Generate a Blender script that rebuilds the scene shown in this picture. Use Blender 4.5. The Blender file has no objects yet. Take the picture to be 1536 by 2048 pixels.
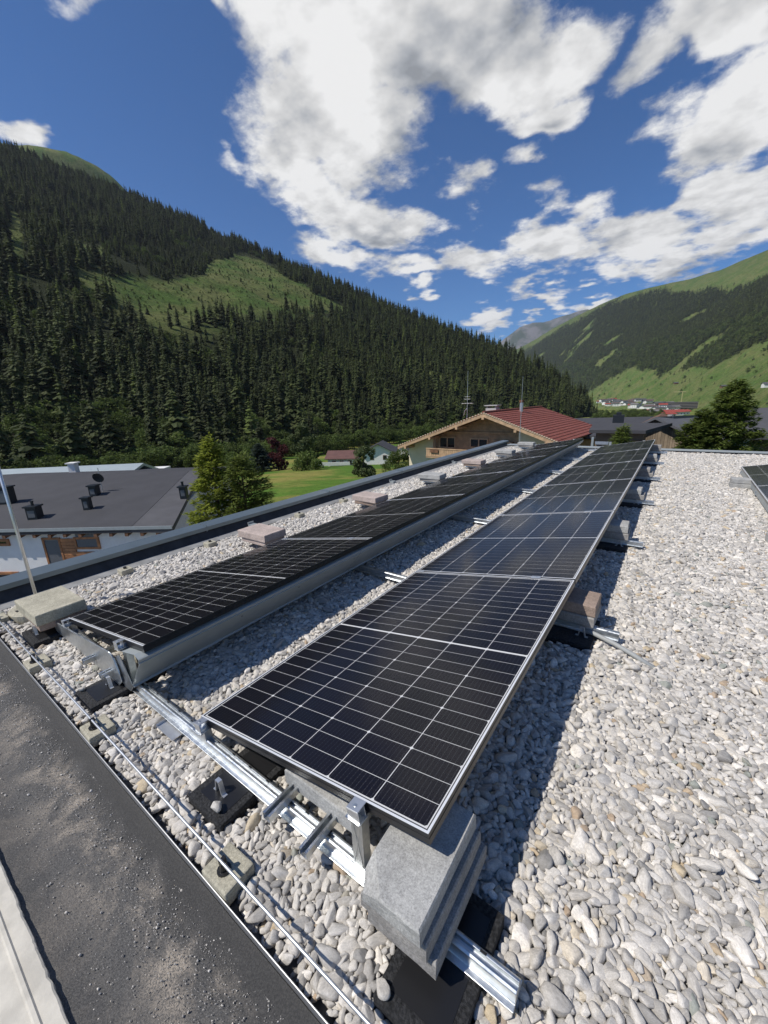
import bpy, bmesh, math, random
import numpy as np
from mathutils import Vector, Matrix, Euler, noise
R = math.radians
random.seed(7); RNG = np.random.default_rng(7)
S = bpy.context.scene
COL = S.collection

# ------------------------------------------------------------------ camera
CAM = Vector((1.5005, -0.665, 1.2711))
FPX = 797.79                       # focal length in photo pixels (1536 x 2048)
YAW, PITCH, ROLL = -0.6328, -0.2697, -0.0363
def cam_axes():
    f0 = Vector((math.sin(YAW), math.cos(YAW), 0)); r0 = Vector((math.cos(YAW), -math.sin(YAW), 0)); z = Vector((0, 0, 1))
    f = f0*math.cos(PITCH)+z*math.sin(PITCH); u = -f0*math.sin(PITCH)+z*math.cos(PITCH)
    return r0*math.cos(ROLL)+u*math.sin(ROLL), -r0*math.sin(ROLL)+u*math.cos(ROLL), f
CR, CU, CF = cam_axes()
cam = bpy.data.cameras.new('camera'); co = bpy.data.objects.new('camera', cam); COL.objects.link(co)
cam.sensor_fit = 'VERTICAL'; cam.sensor_height = 36; cam.lens = FPX/2048*36
cam.clip_start = 0.05; cam.clip_end = 60000
co.matrix_world = Matrix(((CR.x, CU.x, -CF.x, CAM.x), (CR.y, CU.y, -CF.y, CAM.y), (CR.z, CU.z, -CF.z, CAM.z), (0, 0, 0, 1)))
S.camera = co
def ray(x, y):                      # a photo pixel gives a direction
    return (CR*((x-768)/FPX)+CU*((1024-y)/FPX)+CF).normalized()
def on_z(x, y, z):
    d = ray(x, y); return CAM+d*((z-CAM.z)/d.z)
def on_v(x, y, v):
    d = ray(x, y); return CAM+d*((v-CAM.y)/d.y)
def at_r(x, y, r):                  # point of that direction at horizontal distance r
    d = ray(x, y); return CAM+d*(r/math.hypot(d.x, d.y))
def to_px(p):
    d = Vector(p)-CAM; z = d.dot(CF)
    return (768+FPX*d.dot(CR)/z, 1024-FPX*d.dot(CU)/z) if z > 0 else (-9999, -9999)

# ------------------------------------------------------------------ sky, sun, exposure
SUN = Vector((-0.45, -0.63, 1.0)).normalized()
sl = bpy.data.lights.new('sun', 'SUN'); sl.energy = 4.6; sl.angle = R(0.53); sl.color = (1.0, 0.955, 0.89)
so = bpy.data.objects.new('sun', sl); COL.objects.link(so); so.rotation_euler = SUN.to_track_quat('Z', 'Y').to_euler()
S.view_settings.view_transform = 'Standard'; S.view_settings.look = 'None'; S.view_settings.gamma = 1; S.view_settings.exposure = 0.0
S.cycles.max_bounces = 6; S.cycles.diffuse_bounces = 2; S.cycles.glossy_bounces = 3; S.cycles.volume_bounces = 0; S.cycles.transparent_max_bounces = 12
S.cycles.use_denoising = True
SKY_STRENGTH = 0.075
W = bpy.data.worlds.new('World'); S.world = W; W.use_nodes = True
class NT:
    def __init__(s, tree): s.t = tree; s.n = tree.nodes; s.l = tree.links
    def new(s, typ, **kw):
        n = s.n.new(typ)
        for k, v in kw.items(): setattr(n, k, v)
        return n
    def put(s, sock, v):
        if hasattr(v, 'is_output') or isinstance(v, bpy.types.NodeSocket): s.l.new(v, sock)
        elif v is not None: sock.default_value = v
    def math(s, op, a, b=None, c=None, clamp=False):
        n = s.new('ShaderNodeMath', operation=op, use_clamp=clamp)
        for i, v in enumerate((a, b, c)):
            if v is not None: s.put(n.inputs[i], v)
        return n.outputs[0]
    def vmath(s, op, a, b=None, sc=None):
        n = s.new('ShaderNodeVectorMath', operation=op); s.put(n.inputs[0], a)
        if b is not None: s.put(n.inputs[1], b)
        if sc is not None: s.put(n.inputs['Scale'], sc)
        return n.outputs['Value'] if op in ('LENGTH', 'DOT_PRODUCT', 'DISTANCE') else n.outputs[0]
    def rng(s, v, a, b, c=0., d=1., smooth=True):
        n = s.new('ShaderNodeMapRange', interpolation_type='SMOOTHSTEP' if smooth else 'LINEAR')
        s.put(n.inputs[0], v)
        for i, q in enumerate((a, b, c, d)): n.inputs[1+i].default_value = q
        return n.outputs[0]
    def mix(s, f, a, b, blend='MIX'):
        n = s.new('ShaderNodeMix', data_type='RGBA', blend_type=blend); s.put(n.inputs[0], f); s.put(n.inputs[6], a); s.put(n.inputs[7], b); return n.outputs[2]
    def noise(s, vec, scale, detail=4, rough=.55, dist=0., dim='3D'):
        n = s.new('ShaderNodeTexNoise', noise_dimensions=dim); s.put(n.inputs['Vector'], vec)
        n.inputs['Scale'].default_value = scale; n.inputs['Detail'].default_value = detail; n.inputs['Roughness'].default_value = rough; n.inputs['Distortion'].default_value = dist
        return n.outputs['Fac'], n.outputs['Color']
    def ramp(s, fac, stops, interp='LINEAR'):
        n = s.new('ShaderNodeValToRGB'); n.color_ramp.interpolation = interp; e = n.color_ramp.elements
        while len(e) < len(stops): e.new(0.5)
        for el, (p, c) in zip(e, stops): el.position = p; el.color = (*c, 1)
        s.put(n.inputs[0], fac); return n.outputs[0]
def build_world():
    T = NT(W.node_tree); T.n.clear()
    sky = T.new('ShaderNodeTexSky', sky_type='NISHITA'); sky.sun_disc = False
    sky.sun_elevation = math.asin(SUN.z); sky.sun_rotation = math.atan2(SUN.x, SUN.y)
    sky.altitude = 1300; sky.air_density = 1.0; sky.dust_density = 0.35; sky.ozone_density = 1.6
    d = T.new('ShaderNodeTexCoord').outputs['Generated']
    sx = T.new('ShaderNodeSeparateXYZ'); T.l.new(d, sx.inputs[0])
    zz = T.math('MAXIMUM', sx.outputs[2], 0.0)
    inv = T.math('DIVIDE', 1.0, T.math('ADD', zz, 0.16))
    p = T.vmath('SCALE', d, sc=inv)                   # cloud layer seen in perspective
    w1 = T.noise(p, 1.9, 2, .5)[1]
    w = T.vmath('SCALE', T.vmath('SUBTRACT', w1, (.5, .5, .5)), sc=.16)
    wf = T.vmath('SCALE', T.vmath('SUBTRACT', T.noise(p, 7.5, 2, .6)[1], (.5, .5, .5)), sc=.065)
    dw = T.vmath('ADD', T.vmath('ADD', d, w), wf)
    # cumulus heaps of this sky: centre pixel, half axes in pixels, tilt, weight
    heaps = [(820, 90, 330, 190, 0, 1.15), (640, 215, 165, 150, 0, .95), (1010, 120, 190, 130, 0, 1.0), (560, 60, 120, 110, 0, .7), (600, 330, 130, 110, 20, .85), (770, 250, 170, 115, 30, .72),
             (720, 425, 215, 78, 17, 1.0), (560, 345, 80, 55, 20, .7), (690, 528, 92, 48, 25, .8), (830, 545, 70, 38, 5, .7), (950, 510, 105, 52, 10, .75), (920, 345, 62, 50, 40, .5),
             (1110, 480, 115, 72, 10, .9), (1290, 505, 190, 52, -6, .78), (1480, 430, 130, 110, -15, .9), (1500, 230, 130, 180, 20, .9), (1350, 235, 110, 70, -15, .55), (1300, 150, 55, 110, 30, .6),
             (1470, 40, 130, 120, 20, .95), (1130, 240, 85, 52, 10, .7), (1080, 588, 72, 27, 14, .65), (990, 640, 62, 32, -5, .75), (1175, 602, 32, 18, 0, .55), (1085, 640, 26, 14, 0, .5),
             (1040, 345, 48, 34, 10, .45), (460, 320, 42, 26, 25, .4), (250, 0, 130, 42, 5, .5), (420, 75, 50, 26, 30, .4), (35, 268, 75, 42, 27, .95), (830, 590, 30, 18, 20, .5), (-300, 150, 190, 130, 0, .8),
             (1850, 300, 260, 200, 0, 1.0), (1750, -150, 260, 200, 0, 1.0), (900, -300, 380, 200, 0, 1.0), (300, -420, 220, 120, 0, .8)]
    def blob(x, y, a, b, tilt, wt):
        c = ray(x, y); e1 = (ray(x+8, y)-ray(x-8, y)); e1 = (e1-c*e1.dot(c)).normalized(); e2 = c.cross(e1)
        t = R(tilt); f1 = e1*math.cos(t)+e2*math.sin(t); f2 = c.cross(f1)
        k = (ray(x+8, y)-ray(x-8, y)).length/16; k2 = (ray(x, y+8)-ray(x, y-8)).length/16
        mp = T.new('ShaderNodeMapping', vector_type='TEXTURE'); T.l.new(dw, mp.inputs[0])
        mp.inputs[1].default_value = c; mp.inputs[2].default_value = Matrix((f1, f2, c)).transposed().to_euler(); mp.inputs[3].default_value = (a*k, b*k2, .5)
        return T.math('MULTIPLY', T.math('SUBTRACT', 1.0, T.vmath('LENGTH', mp.outputs[0])), wt)
    m = None
    for q in heaps:
        v = blob(*q); m = v if m is None else T.math('SMOOTH_MAX', m, v, .12)
    # loose heaps all round where the camera does not look
    far = T.rng(T.vmath('DOT_PRODUCT', d, tuple(CF)), .55, -.1)
    gen = T.math('MULTIPLY', T.rng(T.noise(p, .8, 4, .5)[0], .52, .75, -.6, .8), 1.0)
    m = T.math('SMOOTH_MAX', m, T.math('SUBTRACT', gen, T.math('SUBTRACT', 1.0, far)), .1)
    greys = [(980, 60, 270, 140, 0, 1.05), (860, 190, 190, 130, 25, 1.0), (1490, 285, 120, 130, 15, .9), (780, 478, 150, 36, 17, .7), (1120, 515, 95, 34, 5, .6), (1380, 530, 190, 36, -4, .7), (690, 556, 80, 22, 22, .5),
             (1120, 252, 85, 36, 5, .75), (700, 300, 90, 60, 25, .55), (1330, 290, 90, 45, -10, .5), (1480, 480, 90, 50, 0, .6), (1850, 320, 220, 150, 0, .9), (900, -280, 330, 150, 0, .9)]
    gm = None
    for q in greys:
        v = T.math('MAXIMUM', blob(*q), 0.0); gm = v if gm is None else T.math('SMOOTH_MAX', gm, v, .1)
    n0 = T.noise(p, 2.6, 8, .58)[0]
    fine = T.noise(p, 9., 6, .68)[0]
    D = T.math('ADD', m, T.math('ADD', T.math('MULTIPLY', T.math('SUBTRACT', n0, .5), 1.85), T.math('MULTIPLY', T.math('SUBTRACT', fine, .5), 1.0)))
    alpha = T.rng(D, -.04, .40)
    na = T.noise(p, 6., 4, .56)[0]; nb = T.noise(T.vmath('ADD', p, (-0.03, -0.025, 0.02)), 6., 4, .56)[0]
    relief = T.math('MULTIPLY', T.math('SUBTRACT', na, nb), 1.2)
    ba = T.noise(p, 2.8, 3, .5)[0]; bb = T.noise(T.vmath('ADD', p, (-0.11, -0.07, 0.06)), 2.8, 3, .5)[0]
    relief = T.math('ADD', relief, T.math('MULTIPLY', T.math('SUBTRACT', ba, bb), 1.1))
    thin = T.rng(D, .0, .55, -.10, 0.)
    core = T.rng(T.math('ADD', gm, T.math('MULTIPLY', T.math('SUBTRACT', na, .5), .35)), .05, 1.05)
    lum = T.math('SUBTRACT', T.math('ADD', T.math('ADD', .93, relief), thin), T.math('MULTIPLY', core, .46))
    lum = T.math('MINIMUM', T.math('MAXIMUM', lum, .36), 1.0)
    cc = T.mix(T.rng(lum, .35, .8), (.91, .955, 1.03, 1), (1.0, .995, .985, 1))
    cloud = T.vmath('SCALE', cc, sc=T.math('MULTIPLY', lum, .90/SKY_STRENGTH))
    skc = T.mix(1.0, sky.outputs[0], (.41, .88, 1.40, 1), 'MULTIPLY')
    col = T.mix(alpha, skc, cloud)
    bg = T.new('ShaderNodeBackground'); T.l.new(col, bg.inputs[0]); bg.inputs[1].default_value = SKY_STRENGTH
    T.l.new(bg.outputs[0], T.new('ShaderNodeOutputWorld').inputs[0])
build_world()
W.cycles.sampling_method = 'MANUAL'; W.cycles.sample_map_resolution = 512

# ------------------------------------------------------------------ materials
MATS = {}
def mat(name, col=(.5, .5, .5), rough=.6, metal=0., spec=.5, var=0., vscale=6., bump=0., bscale=60., coat=0., fn=None, rnd=0., bdist=.003):
    if name in MATS: return MATS[name]
    m = bpy.data.materials.new(name); m.use_nodes = True; T = NT(m.node_tree)
    b = T.n['Principled BSDF']; b.inputs['Roughness'].default_value = rough; b.inputs['Metallic'].default_value = metal
    b.inputs['Specular IOR Level'].default_value = spec; b.inputs['Coat Weight'].default_value = coat; b.inputs['Coat Roughness'].default_value = .03
    oc = T.new('ShaderNodeTexCoord').outputs['Object']
    c = None
    if var:
        f = T.noise(oc, vscale, 6, .62)[0]
        lo = tuple(x*(1-var) for x in col)+(1,); hi = tuple(min(1, x*(1+var)) for x in col)+(1,)
        c = T.mix(T.rng(f, .3, .7), lo, hi)
    if rnd:
        r = T.new('ShaderNodeObjectInfo').outputs['Random']
        c = T.vmath('SCALE', c if c is not None else (*col,), sc=T.rng(r, 0, 1, 1-rnd, 1+rnd, False))
    if c is not None: T.l.new(c, b.inputs['Base Color'])
    else: b.inputs['Base Color'].default_value = (*col, 1)
    if bump:
        f = T.noise(oc, bscale, 8, .65)[0]
        bn = T.new('ShaderNodeBump'); bn.inputs['Strength'].default_value = bump; bn.inputs['Distance'].default_value = bdist
        T.l.new(f, bn.inputs['Height']); T.l.new(bn.outputs[0], b.inputs['Normal'])
    if fn: fn(T, b, oc)
    MATS[name] = m; return m

def f_pebble(T, b, oc):
    r = T.new('ShaderNodeObjectInfo').outputs['Random']
    base = T.ramp(r, [(0, (.24, .23, .215)), (.08, (.35, .33, .30)), (.32, (.46, .43, .385)), (.52, (.54, .505, .45)), (.68, (.43, .41, .38)), (.82, (.60, .56, .50)), (.93, (.70, .655, .585)), (.968, (.45, .37, .25)), (.982, (.40, .30, .21)), (.991, (.27, .28, .245))])
    n = T.noise(oc, 1.6, 6, .7)[0]
    sc = T.vmath('SCALE', base, sc=T.rng(n, .25, .75, .86, 1.46, False))
    sp = T.noise(oc, 5.5, 5, .75)[0]
    T.l.new(T.vmath('SCALE', sc, sc=T.rng(sp, .3, .7, .74, 1.18, False)), b.inputs['Base Color'])
    bn = T.new('ShaderNodeBump'); bn.inputs['Strength'].default_value = .7; bn.inputs['Distance'].default_value = .0012
    T.l.new(sp, bn.inputs['Height']); T.l.new(bn.outputs[0], b.inputs['Normal'])
M_peb = mat('pebble', rough=.85, spec=.3, fn=f_pebble)
M_bed = mat('gravel_fines', (.09, .085, .078), .95, var=.4, vscale=40)

def f_conc(tint):
    def fn(T, b, oc):
        n = T.noise(oc, 9, 6, .6)[0]; g = T.noise(oc, 190, 3, .8)[0]; g2 = T.noise(oc, 70, 4, .8)[0]
        c = T.mix(T.rng(n, .3, .7), tuple(x*.82 for x in tint)+(1,), tuple(x*1.12 for x in tint)+(1,))
        c = T.vmath('SCALE', c, sc=T.rng(g, .3, .7, .66, 1.28, False)); c = T.vmath('SCALE', c, sc=T.rng(g2, .35, .65, .85, 1.12, False))
        T.l.new(c, b.inputs['Base Color'])
        bn = T.new('ShaderNodeBump'); bn.inputs['Strength'].default_value = .5; bn.inputs['Distance'].default_value = .003
        T.l.new(T.math('ADD', g2, T.math('MULTIPLY', g, .5)), bn.inputs['Height']); T.l.new(bn.outputs[0], b.inputs['Normal'])
    return fn
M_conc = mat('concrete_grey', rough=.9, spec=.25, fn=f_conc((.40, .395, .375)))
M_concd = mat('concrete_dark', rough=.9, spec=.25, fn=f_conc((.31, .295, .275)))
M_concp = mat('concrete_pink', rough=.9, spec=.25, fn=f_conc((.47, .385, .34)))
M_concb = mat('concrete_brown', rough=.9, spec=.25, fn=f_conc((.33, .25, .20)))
M_conct = mat('concrete_tan', rough=.9, spec=.25, fn=f_conc((.43, .40, .31)))

def f_galv(T, b, oc):
    v = T.new('ShaderNodeTexVoronoi'); T.l.new(oc, v.inputs['Vector']); v.inputs['Scale'].default_value = 70
    n = T.noise(oc, 14, 5, .6)[0]
    T.l.new(T.rng(T.math('ADD', T.math('MULTIPLY', n, .7), T.math('MULTIPLY', v.outputs['Distance'], .35)), .2, .8, .24, .48, False), b.inputs['Roughness'])
    s = T.new('ShaderNodeSeparateXYZ'); T.l.new(v.outputs['Color'], s.inputs[0])
    T.l.new(T.mix(T.math('ADD', T.math('MULTIPLY', s.outputs[0], .35), T.math('MULTIPLY', n, .6)), (.50, .53, .55, 1), (.78, .80, .80, 1)), b.inputs['Base Color'])
M_galv = mat('galvanised_steel', metal=1., rough=.35, fn=f_galv)
M_alu = mat('aluminium', (.70, .71, .72), .42, .9, var=.06, vscale=30)
M_alud = mat('coated_grey_sheet', (.32, .35, .355), .45, .12, var=.07, vscale=5)
M_blk = mat('black_anodised', (.012, .012, .014), .32, spec=.6)
M_lip_glare = mat('frame_lip_glare', (.82, .83, .84), .38, .35)  # black frame lip with the sky glare painted in as a pale colour
M_rub = mat('rubber_granulate', (.024, .024, .025), .85, var=.85, vscale=120, bump=1., bscale=110, bdist=.012)
M_plast = mat('black_plastic', (.012, .012, .013), .38)
M_slot = mat('slot_dark', (.01, .01, .011), .9)
M_white = mat('backsheet_white', (.60, .61, .62), .5)
M_pipe = mat('grey_conduit', (.33, .34, .33), .6)
def f_cell(T, b, oc):
    s = T.new('ShaderNodeSeparateXYZ'); T.l.new(oc, s.inputs[0])
    fx = T.math('FRACT', T.math('ADD', T.math('MULTIPLY', s.outputs[0], 1/.0166), .5))
    line = T.math('LESS_THAN', T.math('ABSOLUTE', T.math('SUBTRACT', fx, .5)), .028)
    fy = T.math('FRACT', T.math('MULTIPLY', s.outputs[1], 1/.0117))
    pad = T.math('LESS_THAN', T.math('ABSOLUTE', T.math('SUBTRACT', fy, .5)), .13)
    k = T.math('MULTIPLY', line, T.math('ADD', .22, T.math('MULTIPLY', pad, .38)))
    r = T.new('ShaderNodeObjectInfo').outputs['Random']
    base = T.mix(r, (.0045, .0045, .0075, 1), (.0075, .0065, .0105, 1))
    T.l.new(T.mix(k, base, (.22, .23, .26, 1)), b.inputs['Base Color'])
M_cell = mat('silicon_cell', rough=.28, spec=.25, fn=f_cell)
def glass_mat():
    m = bpy.data.materials.new('panel_glass'); m.use_nodes = True; T = NT(m.node_tree); T.n.clear()
    tr = T.new('ShaderNodeBsdfTransparent'); gl = T.new('ShaderNodeBsdfGlossy'); gl.inputs['Roughness'].default_value = .09
    fr = T.new('ShaderNodeFresnel'); fr.inputs[0].default_value = 1.33
    mx = T.new('ShaderNodeMixShader'); T.l.new(T.math('MULTIPLY', fr.outputs[0], .7), mx.inputs[0]); T.l.new(tr.outputs[0], mx.inputs[1]); T.l.new(gl.outputs[0], mx.inputs[2])
    T.l.new(mx.outputs[0], T.new('ShaderNodeOutputMaterial').inputs[0]); return m
M_glass = glass_mat()
def f_memb(T, b, oc):
    n = T.noise(oc, 7, 6, .65)[0]; g = T.noise(oc, 240, 5, .8)[0]
    c = T.mix(T.rng(g, .35, .75), (.045, .044, .043, 1), (.150, .143, .132, 1))
    s = T.new('ShaderNodeSeparateXYZ'); T.l.new(oc, s.inputs[0])
    yn = T.math('ADD', s.outputs[1], T.math('MULTIPLY', T.math('SUBTRACT', T.noise(oc, 9., 5, .65)[0], .5), .16))
    band = T.math('MULTIPLY', T.rng(s.outputs[1], -.56, -.45), T.rng(s.outputs[1], -.34, -.40))
    dust = T.math('MULTIPLY', T.rng(T.noise(oc, 5.5, 7, .7, .6)[0], .42, .66), T.math('ADD', .35, T.math('MULTIPLY', band, 1.0)))
    dust = T.math('MULTIPLY', dust, T.rng(yn, -.355, -.425)); c = T.vmath('SCALE', c, sc=T.rng(yn, -.33, -.45, .5, 1.15))
    c = T.mix(T.math('MULTIPLY', dust, T.rng(T.noise(oc, 260, 2, .8)[0], .35, .6)), c, (.36, .31, .25, 1))
    T.l.new(c, b.inputs['Base Color'])
    bn = T.new('ShaderNodeBump'); bn.inputs['Strength'].default_value = .6; bn.inputs['Distance'].default_value = .004
    T.l.new(T.math('ADD', g, n), bn.inputs['Height']); T.l.new(bn.outputs[0], b.inputs['Normal'])
M_memb = mat('bitumen_membrane', rough=.62, spec=.4, fn=f_memb)
M_memb2 = mat('bitumen_upstand', (.032, .031, .031), .6, var=.35, vscale=9, bump=.4, bscale=90)
M_membg = mat('membrane_grey_lap', (.24, .24, .235), .8, var=.25, vscale=7, bump=.3, bscale=60)
M_coping = mat('coping_anthracite', (.16, .20, .225), .38, .5, var=.06, vscale=3)
M_pale = mat('pale_coping', (.56, .525, .45), .8, var=.13, vscale=13, bump=.35, bscale=45)

# ------------------------------------------------------------------ mesh helpers
class MB:
    def __init__(s): s.v = []; s.f = []; s.m = []
    def add(s, vs, fs, mi=0):
        o = len(s.v); s.v += [tuple(v) for v in vs]; s.f += [tuple(i+o for i in f) for f in fs]; s.m += [mi]*len(fs); return s
    def box(s, x0, x1, y0, y1, z0, z1, mi=0, M=None):
        vs = [Vector((x, y, z)) for z in (z0, z1) for y in (y0, y1) for x in (x0, x1)]
        if M is not None: vs = [M@v for v in vs]
        return s.add(vs, [(0, 2, 3, 1), (4, 5, 7, 6), (0, 1, 5, 4), (2, 6, 7, 3), (0, 4, 6, 2), (1, 3, 7, 5)], mi)
    def prism(s, poly, axis, a, b, mi=0, M=None):
        """poly: 2-D points; axis 'x': (y,z), 'y': (x,z), 'z': (x,y); extruded from a to b"""
        def P(q, t): return Vector((t, q[0], q[1])) if axis == 'x' else Vector((q[0], t, q[1])) if axis == 'y' else Vector((q[0], q[1], t))
        n = len(poly); vs = [P(q, a) for q in poly]+[P(q, b) for q in poly]
        if M is not None: vs = [M@v for v in vs]
        return s.add(vs, [tuple(range(n))[::-1], tuple(range(n, 2*n))]+[(i, (i+1) % n, n+(i+1) % n, n+i) for i in range(n)], mi)
    def tube(s, pts, rad, n=8, mi=0):
        pts = [Vector(p) for p in pts]; rads = rad if isinstance(rad, (list, tuple)) else [rad]*len(pts); rings = []; o = len(s.v)
        for i, p in enumerate(pts):
            t = (pts[min(i+1, len(pts)-1)]-pts[max(i-1, 0)]).normalized(); a = t.orthogonal().normalized() if i == 0 else (a-t*a.dot(t)).normalized(); bb = t.cross(a)
            for k in range(n):
                q = 2*math.pi*k/n; s.v.append(tuple(p+(a*math.cos(q)+bb*math.sin(q))*rads[i]))
        for i in range(len(pts)-1):
            for k in range(n):
                s.f.append((o+i*n+k, o+i*n+(k+1) % n, o+(i+1)*n+(k+1) % n, o+(i+1)*n+k)); s.m.append(mi)
        s.f.append(tuple(o+k for k in range(n))[::-1]); s.f.append(tuple(o+(len(pts)-1)*n+k for k in range(n))); s.m += [mi, mi]; return s
    def mesh(s, name, mats):
        me = bpy.data.meshes.new(name); me.from_pydata(s.v, [], s.f)
        for m in (mats if isinstance(mats, (list, tuple)) else [mats]): me.materials.append(m)
        if any(s.m): me.polygons.foreach_set('material_index', s.m)
        me.update(); return me
    def build(s, name, mats, parent=None, bevel=0., smooth=False, loc=None):
        me = s.mesh(name, mats)
        return link(name, me, parent, bevel, smooth, loc)
def link(name, me, parent=None, bevel=0., smooth=False, loc=None):
    o = bpy.data.objects.new(name, me); COL.objects.link(o)
    if parent is not None: o.parent = parent
    if loc is not None: o.location = loc
    if bevel:
        b = o.modifiers.new('bevel', 'BEVEL'); b.width = bevel; b.segments = 2; b.limit_method = 'ANGLE'; b.angle_limit = R(40)
    if smooth: me.polygons.foreach_set('use_smooth', [True]*len(me.polygons))
    return o
def empty(name, loc=(0, 0, 0), rz=0):
    o = bpy.data.objects.new(name, None); COL.objects.link(o); o.location = loc; o.rotation_euler = (0, 0, rz); o.empty_display_size = .2; return o
def tag(o, label, cat, group=None):
    o['label'] = label; o['category'] = cat
    if group: o['group'] = group
    return o
def kind(o, k): o['kind'] = k; return o
def copy_tree(o, parent=None):
    c = o.copy(); COL.objects.link(c); c.parent = parent
    for ch in o.children: copy_tree(ch, c)
    return c
def scatter(name, pts, rots, scls, idx, protos, parent=None, mats=()):
    """one object that carries many instances (geometry nodes)"""
    me = bpy.data.meshes.new(name); me.from_pydata([tuple(p) for p in pts], [], [])
    for nm, arr in (('rot', rots), ('scl', scls)):
        a = me.attributes.new(nm, 'FLOAT_VECTOR', 'POINT'); a.data.foreach_set('vector', np.asarray(arr, dtype=np.float32).ravel())
    a = me.attributes.new('idx', 'INT', 'POINT'); a.data.foreach_set('value', np.asarray(idx, dtype=np.int32))
    o = bpy.data.objects.new(name, me); COL.objects.link(o); o.parent = parent
    pc = bpy.data.collections.new(name+'_kinds')
    for k, pm in enumerate(protos):
        po = bpy.data.objects.new('%s_kind_%02d' % (name, k), pm); pc.objects.link(po)
    g = bpy.data.node_groups.new(name+'_nodes', 'GeometryNodeTree')
    g.interface.new_socket('Geometry', in_out='INPUT', socket_type='NodeSocketGeometry'); g.interface.new_socket('Geometry', in_out='OUTPUT', socket_type='NodeSocketGeometry')
    N = g.nodes; L = g.links; gi = N.new('NodeGroupInput'); go = N.new('NodeGroupOutput')
    ci = N.new('GeometryNodeCollectionInfo'); ci.inputs[0].default_value = pc; ci.inputs['Separate Children'].default_value = True; ci.inputs['Reset Children'].default_value = True
    ip = N.new('GeometryNodeInstanceOnPoints'); ip.inputs['Pick Instance'].default_value = True
    def at(nm, t): n = N.new('GeometryNodeInputNamedAttribute'); n.data_type = t; n.inputs[0].default_value = nm; return n.outputs[0]
    er = N.new('FunctionNodeEulerToRotation'); L.new(at('rot', 'FLOAT_VECTOR'), er.inputs[0])
    L.new(gi.outputs[0], ip.inputs['Points']); L.new(ci.outputs[0], ip.inputs['Instance']); L.new(at('idx', 'INT'), ip.inputs['Instance Index'])
    L.new(er.outputs[0], ip.inputs['Rotation']); L.new(at('scl', 'FLOAT_VECTOR'), ip.inputs['Scale']); L.new(ip.outputs[0], go.inputs[0])
    md = o.modifiers.new('instances', 'NODES'); md.node_group = g
    return o
def fbm(x, y, sc, oct=5, seed=0.):
    return noise.fractal(Vector((x/sc+seed, y/sc-seed*.7, seed)), .9, 2.1, oct)

# ------------------------------------------------------------------ land
def interp(x, tab):
    return float(np.interp(x, [a for a, b in tab], [b for a, b in tab]))
GT = [(0, -7.6), (20, -7.6), (28, -7.8), (35, -8.4), (60, -10.4), (90, -13.6), (130, -18), (200, -21.5), (400, -25), (720, -32), (1300, -47), (2500, -72), (6000, -110), (9000, -115)]
def ground_z(r): return interp(r, GT)
def polar(h, r): return (CAM.x+r*math.sin(R(h)), CAM.y+r*math.cos(R(h)))
def f_ground(T, b, oc):
    n = T.noise(oc, .045, 6, .6)[0]; n2 = T.noise(oc, .5, 5, .7)[0]; n3 = T.noise(oc, 4., 4, .7)[0]
    c = T.mix(T.rng(n, .42, .60), (.080, .150, .022, 1), (.22, .20, .055, 1))
    c = T.vmath('SCALE', c, sc=T.math('MULTIPLY', T.rng(n2, .3, .7, .75, 1.25, False), T.rng(n3, .3, .7, .8, 1.2, False)))
    T.l.new(c, b.inputs['Base Color'])
M_ground = mat('meadow', rough=.95, spec=.1, fn=f_ground)
radii = [0, 6, 14, 20, 28, 35, 45, 60, 75, 90, 110, 130, 160, 200, 260, 320, 400, 500, 620, 720, 900, 1100, 1300, 1700, 2500, 4000, 6000, 9000]
mb = MB(); NH = 120
for r in radii:
    for k in range(NH):
        h = k*360/NH; x, y = polar(h, r); mb.v.append((x, y, ground_z(r)+(0.5*fbm(x, y, 40) if 25 < r < 1500 else 0)))
for i in range(len(radii)-1):
    for k in range(NH):
        q = (i*NH+k, i*NH+(k+1) % NH, (i+1)*NH+(k+1) % NH, (i+1)*NH+k); mb.f.append(q if i else q[1:] if False else q); mb.m.append(0)
kind(mb.build('ground', M_ground, smooth=True), 'structure')
mb = MB(); mb.v = [(*polar(k*10, 27.), -7.5) for k in range(36)]; mb.f = [tuple(range(36))[::-1]]; mb.m = [0]
kind(mb.build('yard', mat('yard_asphalt', (.16, .155, .15), .9, var=.2, vscale=.6)), 'structure')

# left mountain, under forest
SKY_L = [(-130, .44), (-100, .45), (-73.4, .441), (-69.9, .429), (-61.5, .399), (-53, .352), (-45.6, .304), (-36, .236), (-26.7, .173), (-20, .128), (-15.2, .092), (-12, .052), (-9.6, .018), (-8.4, -.02), (-7.5, -.05)]
RF_L = [(-130, 210), (-80, 165), (-60, 172), (-45, 205), (-30, 290), (-20, 410), (-12, 580), (-8.4, 690), (-7.5, 720)]
RC_L = [(-130, 1150), (-73, 1150), (-60, 1130), (-45, 980), (-30, 850), (-20, 770), (-12, 735), (-8.4, 722), (-7.5, 722)]
def left_point(h, t):
    rf, rc = interp(h, RF_L), interp(h, RC_L); r = rf+(rc-rf)*t
    zf = ground_z(rf)-2; zc = CAM.z+interp(h, SKY_L)*rc-21
    s = t if t < 1 else 1-(t-1)*.35
    prof = (.22*s+.78*s*s*(1.6-.6*s)) if t <= 1 else s
    prof = .62*s+.38*prof if t <= 1 else s
    x, y = polar(h, r)
    k = min(1, t*5)*(1-.75*max(0, min(1, (t-.75)*4)))*min(1, (rc-rf)/300)
    z = zf+(zc-zf)*prof+k*(14*fbm(x, y, 210, 4, 3.)+4*fbm(x, y, 50, 3, 9.))
    return x, y, z
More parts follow.
